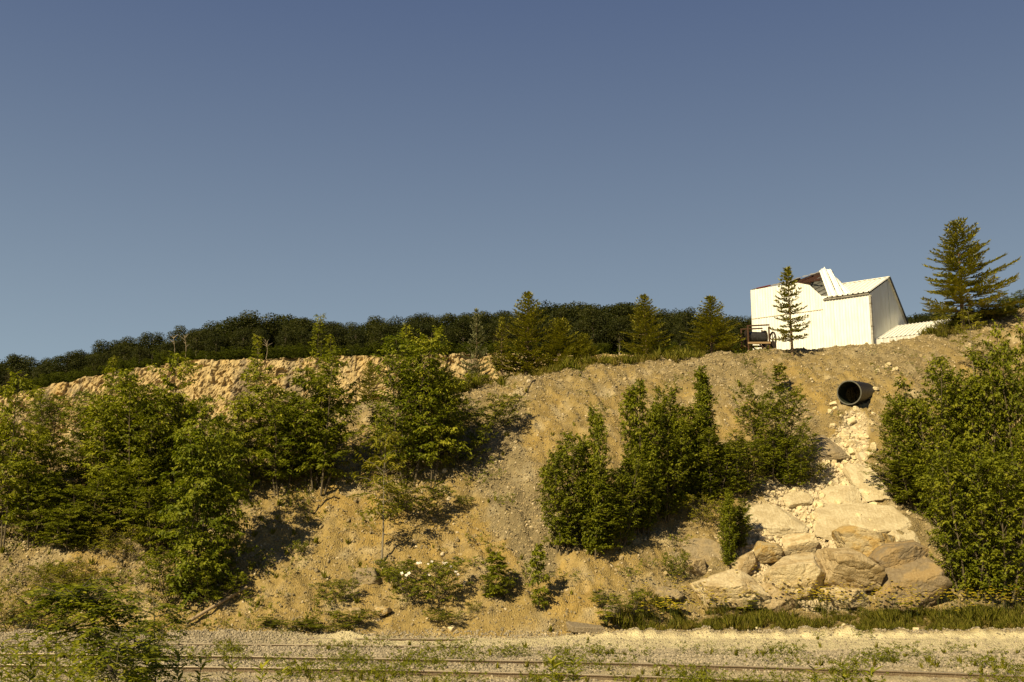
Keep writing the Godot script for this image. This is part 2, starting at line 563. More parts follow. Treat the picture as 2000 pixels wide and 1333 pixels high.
# a broad-leaved tree or shrub: [trunk mesh, crown mesh]
func broadleaf(sd: int, o: Dictionary) -> Array:
	rng.seed = sd
	var wood := Store.new()
	var crown := Store.new()
	var h: float = o.h
	var r: float = o.r
	var cols: Array = GREENS[o.col]
	var bark: Color = o.get("bark", Color(0.1, 0.08, 0.05))
	for s: int in o.stems:
		var az: float = TAU * (s + rf(-0.3, 0.3)) / o.stems
		var hs: float = h * (1.0 if s == 0 else rf(0.68, 0.97))
		var lean: float = o.spread * r * (0.15 if s == 0 and o.stems < 4 else rf(0.5, 1.0))
		var dir := Vector3(cos(az), 0, sin(az))
		var pts := []
		var rad := []
		var wob := Vector3(rf(-1, 1), 0, rf(-1, 1)) * 0.06 * r
		for k in 9:
			var t := k / 8.0
			pts.append(dir * (0.04 * o.stems + lean * pow(t, 0.75)) + Vector3(0, hs * t - (0.15 if k == 0 else 0.0), 0) + wob * sin(t * 7.0))
			rad.append(lerpf(o.thick, 0.004, pow(t, 0.8)))
		wood.tube(pts, rad, 6, bark)
		var nb: int = o.branches
		for b: int in nb:
			var t: float = lerpf(o.clear, 0.985, (b + rf(0.0, 0.9)) / nb)
			var kk := t * 8.0
			var i0 := mini(int(kk), 7)
			var p: Vector3 = (pts[i0] as Vector3).lerp(pts[i0 + 1], kk - i0)
			var u: float = (t - o.clear) / (1.0 - o.clear)
			var prof: float
			match o.shape:
				"column": prof = 0.55 + 0.45 * sin(PI * pow(u, 0.7)) if u < 0.75 else lerpf(0.85, 0.18, (u - 0.75) / 0.25)
				"cone": prof = 1.05 - 0.9 * u
				"dome": prof = sqrt(maxf(0.02, 1.0 - u * u))
				_: prof = 0.28 + 0.82 * sin(PI * clampf(pow(u, 0.8) * 0.96 + 0.03, 0.0, 1.0))
			var len: float = maxf(0.12, r * prof * rf(0.42, 1.3) * (1.0 if o.stems < 3 else 0.75))
			var ba := b * 2.39996 + rf(-0.5, 0.5) + s
			var el: float = deg_to_rad(o.up + rf(-16, 16) + 18.0 * u)
			var bd := Vector3(cos(ba) * cos(el), sin(el), sin(ba) * cos(el))
			var droop: float = o.droop
			var bp := func(q: float) -> Vector3:
				return p + bd * len * q + Vector3(0, (-droop * q * q + 0.12 * q) * len, 0)
			wood.tube([p, bp.call(0.5), bp.call(1.0)], [maxf(0.006, o.thick * 0.3 * (1.0 - u * 0.6)), 0.006, 0.003], 4, bark)
			var clump := rf(0.0, 0.45)
			for q: int in o.twigs:
				var uu := lerpf(0.18, 1.0, (q + rf(0.0, 1.0)) / o.twigs)
				var tp: Vector3 = bp.call(uu)
				var ta := ba + (1.0 if q % 2 == 0 else -1.0) * rf(0.35, 1.35)
				var te := el * 0.4 + rf(-0.75, 0.85) - droop * 0.4
				var td := Vector3(cos(ta) * cos(te), sin(te), sin(ta) * cos(te))
				var tl: float = o.twig * rf(0.6, 1.25) * (1.1 - 0.4 * uu)
				for f: int in o.leaves:
					var lu := (f + 0.6) / float(o.leaves)
					var lp := tp + td * tl * lu + Vector3(0, -droop * 0.3 * tl * lu * lu, 0)
					var la := ta + (1.0 if f % 2 == 0 else -1.0) * rf(0.5, 1.2)
					var le: float = rf(-0.9, 0.5) - droop * 0.5
					var ld := Vector3(cos(la) * cos(le), sin(le), sin(la) * cos(le))
					var up := (Vector3(rf(-0.9, 0.9), 0.9, rf(-0.9, 0.9)) + Vector3(bd.x, 0.0, bd.z) * 0.6)
					up = (up - ld * up.dot(ld)).normalized()
					var sz: float = o.leaf * rf(0.65, 1.3)
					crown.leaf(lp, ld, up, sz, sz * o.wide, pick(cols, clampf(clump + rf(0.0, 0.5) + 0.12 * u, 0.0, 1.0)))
	return [wood.mesh(), crown.mesh()]

func spruce(sd: int, o: Dictionary) -> Array:
	rng.seed = sd
	var wood := Store.new()
	var crown := Store.new()
	var h: float = o.h
	var r: float = o.r
	var cols: Array = GREENS[o.col]
	var bark := Color(0.17, 0.12, 0.07)
	var pts := []
	var rad := []
	for k in 9:
		var t := k / 8.0
		pts.append(Vector3(0.02 * sin(t * 5.0 + sd), h * t - (0.15 if k == 0 else 0.0), 0.02 * cos(t * 4.0)) * Vector3(h * 0.4, 1, h * 0.4))
		rad.append(lerpf(0.017 * h, 0.006, t))
	wood.tube(pts, rad, 6, bark)
	var y: float = o.clear * h
	var w := 0
	while y < h * 0.985:
		var t := y / h
		var count: int = (5 + (w % 2)) if t < 0.93 else 4
		for b in count:
			if rng.randf() < o.gaps:
				continue
			var az: float = TAU * (b + rf(-0.22, 0.22)) / count + w * 1.1
			var pull: float = 1.0 + o.lean * cos(az)
			var len: float = maxf(0.07, r * pow(1.0 - t, o.taper) * rf(0.72, 1.18) * pull)
			var el: float = deg_to_rad(lerpf(o.low, 42.0, pow(t, 2.2)) + rf(-7, 7) + 9.0 * o.lean * cos(az))
			var p := Vector3(pts[int(t * 8)].x, y + rf(-0.03, 0.03) * h * 0.1, pts[int(t * 8)].z)
			var flat := Vector3(cos(az), 0, sin(az))
			var tip := rf(0.1, 0.24)
			var bp := func(q: float) -> Vector3:
				return p + flat * len * q * cos(el) + Vector3(0, sin(el) * len * q - 0.1 * len * q * (1.0 - q) * 2.0 + tip * len * q * q * 0.6, 0)
			wood.tube([p, bp.call(0.5), bp.call(1.0)], [0.006 * h * (1.1 - t), 0.004 * h * (1.1 - t) * 0.7, 0.003], 4, bark)
			var steps := maxi(3, int(len / o.step))
			for q in steps:
				var u := lerpf(0.1 + 0.12 * (1.0 - t), 1.0, float(q) / (steps - 1))
				var bd: Vector3 = (bp.call(minf(u + 0.05, 1.05)) - bp.call(u - 0.05)).normalized()
				var side := bd.cross(Vector3.UP).normalized()
				for sgn in [-1.0, 1.0]:
					var tl: float = (0.06 + 0.34 * len * (1.0 - u * 0.82)) * rf(0.7, 1.15)
					tl = minf(tl, 0.42)
					var td: Vector3 = (bd * rf(0.6, 0.95) + side * sgn * 0.8 + Vector3(0, rf(-0.12, 0.22), 0)).normalized()
					var cnt := maxi(2, int(tl / 0.05))
					for f in cnt:
						var fp: Vector3 = bp.call(u) + td * tl * f / cnt
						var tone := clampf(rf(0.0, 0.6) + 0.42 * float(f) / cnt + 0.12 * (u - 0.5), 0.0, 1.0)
						for g in 2:
							var nd := (td + Vector3(rf(-0.5, 0.5), rf(-0.15, 0.55), rf(-0.5, 0.5))).normalized()
							var up := Vector3(rf(-0.5, 0.5), 1.0, rf(-0.5, 0.5))
							up = (up - nd * up.dot(nd)).normalized()
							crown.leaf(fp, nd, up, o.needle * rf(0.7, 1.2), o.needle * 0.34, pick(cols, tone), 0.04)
		# shoots between the whorls
		y += o.whorl * h * lerpf(1.0, 0.62, t) * rf(0.8, 1.2)
		w += 1
	for k in 26:
		var q := rf(0.9, 1.0)
		var a := rf(0, TAU)
		var nd := Vector3(cos(a) * 0.55, 1.0, sin(a) * 0.55).normalized()
		crown.leaf(Vector3(pts[8].x, h * q - 0.04, pts[8].z), nd, Vector3(-nd.x, 0.3, -nd.z).normalized(), o.needle, o.needle * 0.3, pick(cols, rf(0.4, 1.0)), 0.04)
	return [wood.mesh(), crown.mesh()]

func forest_tree(sd: int, col: String, clear: float) -> Array:   # 12 m tall, 4 m crown radius
	rng.seed = sd
	var wood := Store.new()
	var crown := Store.new()
	var bark := Color(0.3, 0.25, 0.17) if clear > 0.45 else Color(0.12, 0.1, 0.07)
	var top := Vector3(rf(-0.5, 0.5), 10.5, rf(-0.5, 0.5))
	wood.tube([Vector3(0, -0.8, 0), top * 0.3, top * 0.65, top], [0.24, 0.2, 0.14, 0.03], 6, bark)
	var lobes := 13
	for l in lobes:
		var t := lerpf(clear, 1.0, (l + 0.5) / lobes)
		var a := l * 2.4 + rf(-0.4, 0.4)
		var reach := 2.5 * sqrt(maxf(0.0, 1.0 - pow((t - 0.55) / 0.55, 2.0))) * rf(0.6, 1.15)
		var c := Vector3(cos(a) * reach, 12.0 * t - 0.9, sin(a) * reach)
		wood.tube([top * clampf(t - 0.22, 0.1, 0.9), c], [0.07, 0.02], 4, bark)
		var lr := rf(1.4, 2.2)
		var shade := rf(0.0, 0.4)
		for k in 480:
			var d := Vector3(rng.randfn(), rng.randfn(), rng.randfn()).normalized()
			var p := c + d * lr * Vector3(1.0, 0.72, 1.0) * (pow(rng.randf(), 0.35) * 1.05)
			var dir := (d * 0.3 + Vector3(rf(-1, 1), rf(-0.9, 0.4), rf(-1, 1))).normalized()
			var up := (d + Vector3(rf(-0.6, 0.6), 0.5, rf(-0.6, 0.6)))
			up = (up - dir * up.dot(dir)).normalized()
			var s := rf(0.2, 0.42)
			crown.leaf(p, dir, up, s, s * 0.7, pick(GREENS[col], clampf(shade + rf(0, 0.6), 0, 1)))
	return [wood.mesh(), crown.mesh()]

func crop(kind: String) -> Array:   # built once, shared by all of that kind
	if crops.has(kind):
		return crops[kind]
	var b := {"h": 5.0, "r": 1.4, "stems": 3, "spread": 0.5, "thick": 0.035, "clear": 0.14, "branches": 32, "twigs": 8, "leaves": 9, "twig": 0.38, "leaf": 0.135, "wide": 0.42, "up": 24.0, "droop": 0.25, "col": "light", "shape": "oval"}
	var s := {"h": 3.4, "r": 1.15, "clear": 0.1, "whorl": 0.075, "gaps": 0.06, "taper": 0.85, "low": 4.0, "lean": 0.0, "step": 0.085, "needle": 0.13, "col": "spruce"}
	var made: Array
	match kind:
		"ash0": made = broadleaf(11, b)
		"ash1": made = broadleaf(12, b.merged({"stems": 2, "branches": 34, "r": 1.25, "shape": "column", "clear": 0.2}, true))
		"ash2": made = broadleaf(13, b.merged({"stems": 4, "branches": 24, "up": 32.0, "col": "hedge"}, true))
		"lush": made = broadleaf(14, b.merged({"h": 5.5, "r": 1.7, "stems": 5, "spread": 0.35, "branches": 36, "twigs": 9, "leaves": 12, "clear": 0.02, "leaf": 0.12, "wide": 0.5, "droop": 0.5, "up": 18.0, "col": "dark", "shape": "column"}, true))
		"elm": made = broadleaf(15, b.merged({"stems": 4, "branches": 30, "twigs": 9, "col": "dark", "leaf": 0.11, "droop": 0.12, "up": 34.0}, true))
		"horn0": made = broadleaf(16, b.merged({"h": 4.0, "r": 0.8, "stems": 3, "branches": 42, "twigs": 9, "leaves": 9, "leaf": 0.09, "wide": 0.58, "clear": 0.05, "up": 42.0, "droop": 0.05, "twig": 0.26, "col": "hedge", "shape": "column"}, true))
		"horn1": made = broadleaf(17, b.merged({"h": 4.0, "r": 1.1, "stems": 5, "branches": 36, "twigs": 9, "leaves": 9, "leaf": 0.09, "wide": 0.58, "clear": 0.05, "up": 40.0, "droop": 0.08, "twig": 0.28, "col": "hedge"}, true))
		"horn2": made = broadleaf(18, b.merged({"h": 4.0, "r": 1.3, "stems": 7, "spread": 0.75, "branches": 30, "twigs": 8, "leaves": 9, "leaf": 0.09, "wide": 0.55, "clear": 0.03, "up": 36.0, "droop": 0.12, "twig": 0.28, "col": "hedge"}, true))
		"bush0": made = broadleaf(19, b.merged({"h": 1.6, "r": 0.9, "stems": 7, "spread": 0.9, "thick": 0.014, "branches": 13, "twigs": 6, "leaves": 7, "leaf": 0.075, "wide": 0.5, "clear": 0.05, "up": 35.0, "twig": 0.18, "col": "hedge", "shape": "dome"}, true))
		"bush1": made = broadleaf(20, b.merged({"h": 1.6, "r": 0.9, "stems": 6, "spread": 0.8, "thick": 0.012, "branches": 12, "twigs": 5, "leaves": 7, "leaf": 0.08, "wide": 0.34, "clear": 0.05, "up": 30.0, "twig": 0.2, "col": "yellow", "shape": "dome"}, true))
		"sapling": made = broadleaf(21, b.merged({"h": 4.0, "r": 0.9, "stems": 1, "spread": 0.3, "branches": 26, "twigs": 5, "leaves": 8, "clear": 0.3, "thick": 0.03, "leaf": 0.15, "wide": 0.3, "droop": 0.35, "col": "yellow", "bark": Color(0.2, 0.17, 0.12)}, true))
		"shoot": made = broadleaf(22, b.merged({"h": 1.6, "r": 0.32, "stems": 1, "spread": 0.2, "branches": 30, "twigs": 6, "leaves": 6, "clear": 0.1, "col": "hedge", "thick": 0.012, "leaf": 0.1, "wide": 0.45, "twig": 0.12, "droop": 0.3, "shape": "column"}, true))
		"spire": made = broadleaf(23, b.merged({"h": 5.0, "r": 0.75, "stems": 1, "spread": 0.1, "branches": 38, "twigs": 5, "leaves": 7, "clear": 0.35, "leaf": 0.11, "wide": 0.3, "up": 14.0, "droop": 0.0, "twig": 0.24, "shape": "cone"}, true))
		"weed": made = broadleaf(24, b.merged({"h": 0.4, "r": 0.26, "stems": 5, "spread": 0.9, "thick": 0.005, "branches": 4, "twigs": 3, "leaves": 4, "leaf": 0.06, "wide": 0.45, "clear": 0.05, "up": 30.0, "twig": 0.07, "col": "hedge", "shape": "dome"}, true))
		"spruce0": made = spruce(31, s)
		"spruce1": made = spruce(32, s.merged({"whorl": 0.062, "r": 1.3, "taper": 0.75}, true))
		"spruce2": made = spruce(33, s.merged({"clear": 0.24, "gaps": 0.1, "whorl": 0.075, "r": 0.85, "taper": 0.75, "low": -6.0, "needle": 0.15}, true))
		"spruce3": made = spruce(34, s.merged({"whorl": 0.055, "r": 1.5, "taper": 0.6, "h": 2.8}, true))
		"blue": made = spruce(35, s.merged({"col": "blue", "whorl": 0.085, "gaps": 0.12, "clear": 0.04}, true))
		"big": made = spruce(36, s.merged({"h": 4.4, "r": 2.0, "whorl": 0.058, "lean": 0.2, "taper": 0.68, "clear": 0.17, "low": 2.0, "gaps": 0.14, "needle": 0.14}, true))
		_: made = forest_tree(50 + kind.unicode_at(kind.length() - 1), "brown" if kind.begins_with("dull") else "forest", 0.5 if kind.begins_with("tall") else 0.24)
	crops[kind] = made
	return made

const SIZE := {"ash0": [5, 1.4], "ash1": [5, 1.25], "ash2": [5, 1.4], "lush": [5.5, 1.7], "elm": [5, 1.4], "horn0": [4, 0.8], "horn1": [4, 1.1], "horn2": [4, 1.3], "bush0": [1.6, 0.9], "bush1": [1.6, 0.9], "sapling": [4, 0.9], "shoot": [1.6, 0.32], "spire": [5, 0.75], "weed": [0.4, 0.26], "spruce0": [3.4, 1.15], "spruce1": [3.4, 1.3], "spruce2": [3.4, 0.85], "spruce3": [2.8, 1.5], "blue": [3.4, 1.15], "big": [4.4, 2]}

func plant(called: String, kind: String, label: String, category: String, group: String, at: Vector3, h: float, r: float, turn: float) -> Node3D:
	var c := crop(kind)
	var s: Array = SIZE.get(kind, [12.0, 4.0])
	var o := thing(called, label, category, at, turn, group)
	o.scale = Vector3(r / s[1], h / s[0], r / s[1])
	part("trunk" if not kind in ["weed", "shoot", "bush0", "bush1"] else "stems", c[0], M.bark, o)
	part("crown" if not kind in ["weed", "shoot", "bush0", "bush1"] else "foliage", c[1], M.needle if kind.begins_with("spruce") or kind in ["blue", "big"] else M.leaf, o)
	return o

func build_forest() -> void:
	var kinds := ["wood_a", "wood_b", "wood_c", "wood_d", "tall_a", "tall_b"]
	rng.seed = 77
	var spots := []
	var x := -175.0
	while x < 165.0:
		spots.append([x + rf(-1.2, 1.2), rf(3.0, 10.0), rf(0.62, 0.93), rf(0, TAU), rng.randi() % 6])
		x += rf(4.4, 6.4)
	x = -180.0
	while x < 175.0:
		spots.append([x + rf(-1.5, 1.5), rf(14.0, 26.0), rf(0.84, 1.03), rf(0, TAU), rng.randi() % 6])
		x += rf(4.2, 6.2)
	var extra := []
	for k in 420:
		extra.append([rf(-330, 330), rf(30.0, 150.0), rf(0.72, 0.97), rf(0, TAU), rng.randi() % 6])
	var low := []
	for k in 420:
		low.append([rf(-200, 180), rf(-0.5, 7.0), rf(0.9, 2.6), rf(0, TAU)])
	var k := 0
	for s in spots:
		var c := cliff_top(s[0])
		var d: float = c.x + s[1]
		var y: float = c.y + 0.09 * s[1] - 0.2
		var top: float = 2.6 + table(SKYLINE, s[0] / d) * d
		var h: float = maxf(6.0, (top - y) * s[2])
		k += 1
		var kind: String = kinds[s[4]]
		var lab := "dark leafy broadleaf tree in the forest along the top of the quarry cliff"
		if k % 23 == 9:
			kind = "dull_a"
			lab = "dull brown-green broadleaf tree in the forest on the ridge above the quarry"
		elif kind.begins_with("tall"):
			lab = "dark forest tree with bare pale lower trunk above the quarry cliff"
		plant("forest_tree", kind, lab, "tree", "forest trees along the ridge", Vector3(s[0], y, -d), h, h * (0.27 + 0.2 * fmod(s[3], 1.0)), s[3])
	for a in kinds.size():
		var places := []
		for s in extra:
			if s[4] != a:
				continue
			var c := cliff_top(s[0])
			var d: float = c.x + s[1]
			var y: float = c.y + 0.09 * s[1] - 0.00005 * s[1] * s[1] - 0.4
			var top: float = 2.6 + table(SKYLINE, s[0] / d) * d
			var sy: float = maxf(5.0, (top - y) * s[2]) / 12.0
			places.append(Transform3D(Basis(Vector3.UP, s[3]) * Basis.from_scale(Vector3(sy * 1.1, sy, sy * 1.1)), Vector3(s[0], y, -d)))
		many("forest_interior", crop(kinds[a])[1], M.leaf, places, [], "dark green mass of the forest deeper on the hill", "forest")
	var lowp := []
	var dim := []
	for s in low:
		var c := cliff_top(s[0])
		var sc: float = s[2]
		lowp.append(Transform3D(Basis(Vector3.UP, s[3]) * Basis.from_scale(Vector3(sc * 1.3, sc, sc * 1.3)), Vector3(s[0], c.y + 0.09 * s[1] - 0.3, -(c.x + s[1]))))
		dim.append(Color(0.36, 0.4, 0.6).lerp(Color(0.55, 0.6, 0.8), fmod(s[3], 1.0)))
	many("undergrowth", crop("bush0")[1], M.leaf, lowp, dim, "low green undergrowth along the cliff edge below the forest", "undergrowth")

func build_bare_trees() -> void:
	for b in [["bare dead tree with a leaning grey trunk before the forest above the cliff", -90.1, 275.4, 7.8, 850, 47.8], ["second bare dead trunk right of the leaning one above the cliff", -87.2, 275.6, 7.2, 851, 48.7], ["thin pale dead trunk standing alone before the forest near the cliff middle", -65.9, 277.2, 5.3, 852, 50.0]]:
		rng.seed = b[4]
		var st := Store.new()
		var h: float = b[3]
		var pts := []
		var rad := []
		for k in 6:
			var t := k / 5.0
			pts.append(Vector3(sin(t * 3.0) * 0.5 - 0.4 * t, h * t - 0.5, 0.2 * t))
			rad.append(lerpf(0.13, 0.04, t))
		st.tube(pts, rad, 7, Color(0.24, 0.19, 0.125))
		var br := Store.new()
		for k in 9:
			var t := rf(0.6, 0.98)
			var p: Vector3 = (pts[int(t * 5)] as Vector3).lerp(pts[mini(int(t * 5) + 1, 5)], t * 5.0 - int(t * 5))
			var a := rf(0, TAU)
			var d := Vector3(cos(a), rf(0.5, 1.3), sin(a)).normalized() * rf(1.0, 2.4)
			br.tube([p, p + d * 0.5 + Vector3(0, 0.1, 0), p + d], [0.06, 0.045, 0.02], 5, Color(0.3, 0.24, 0.16))
		var o := thing("bare_tree", b[0], "tree", Vector3(b[1], b[5], -b[2]))
		part("trunk", st.mesh(), M.bark, o)
		part("branch", br.mesh(), M.bark, o)

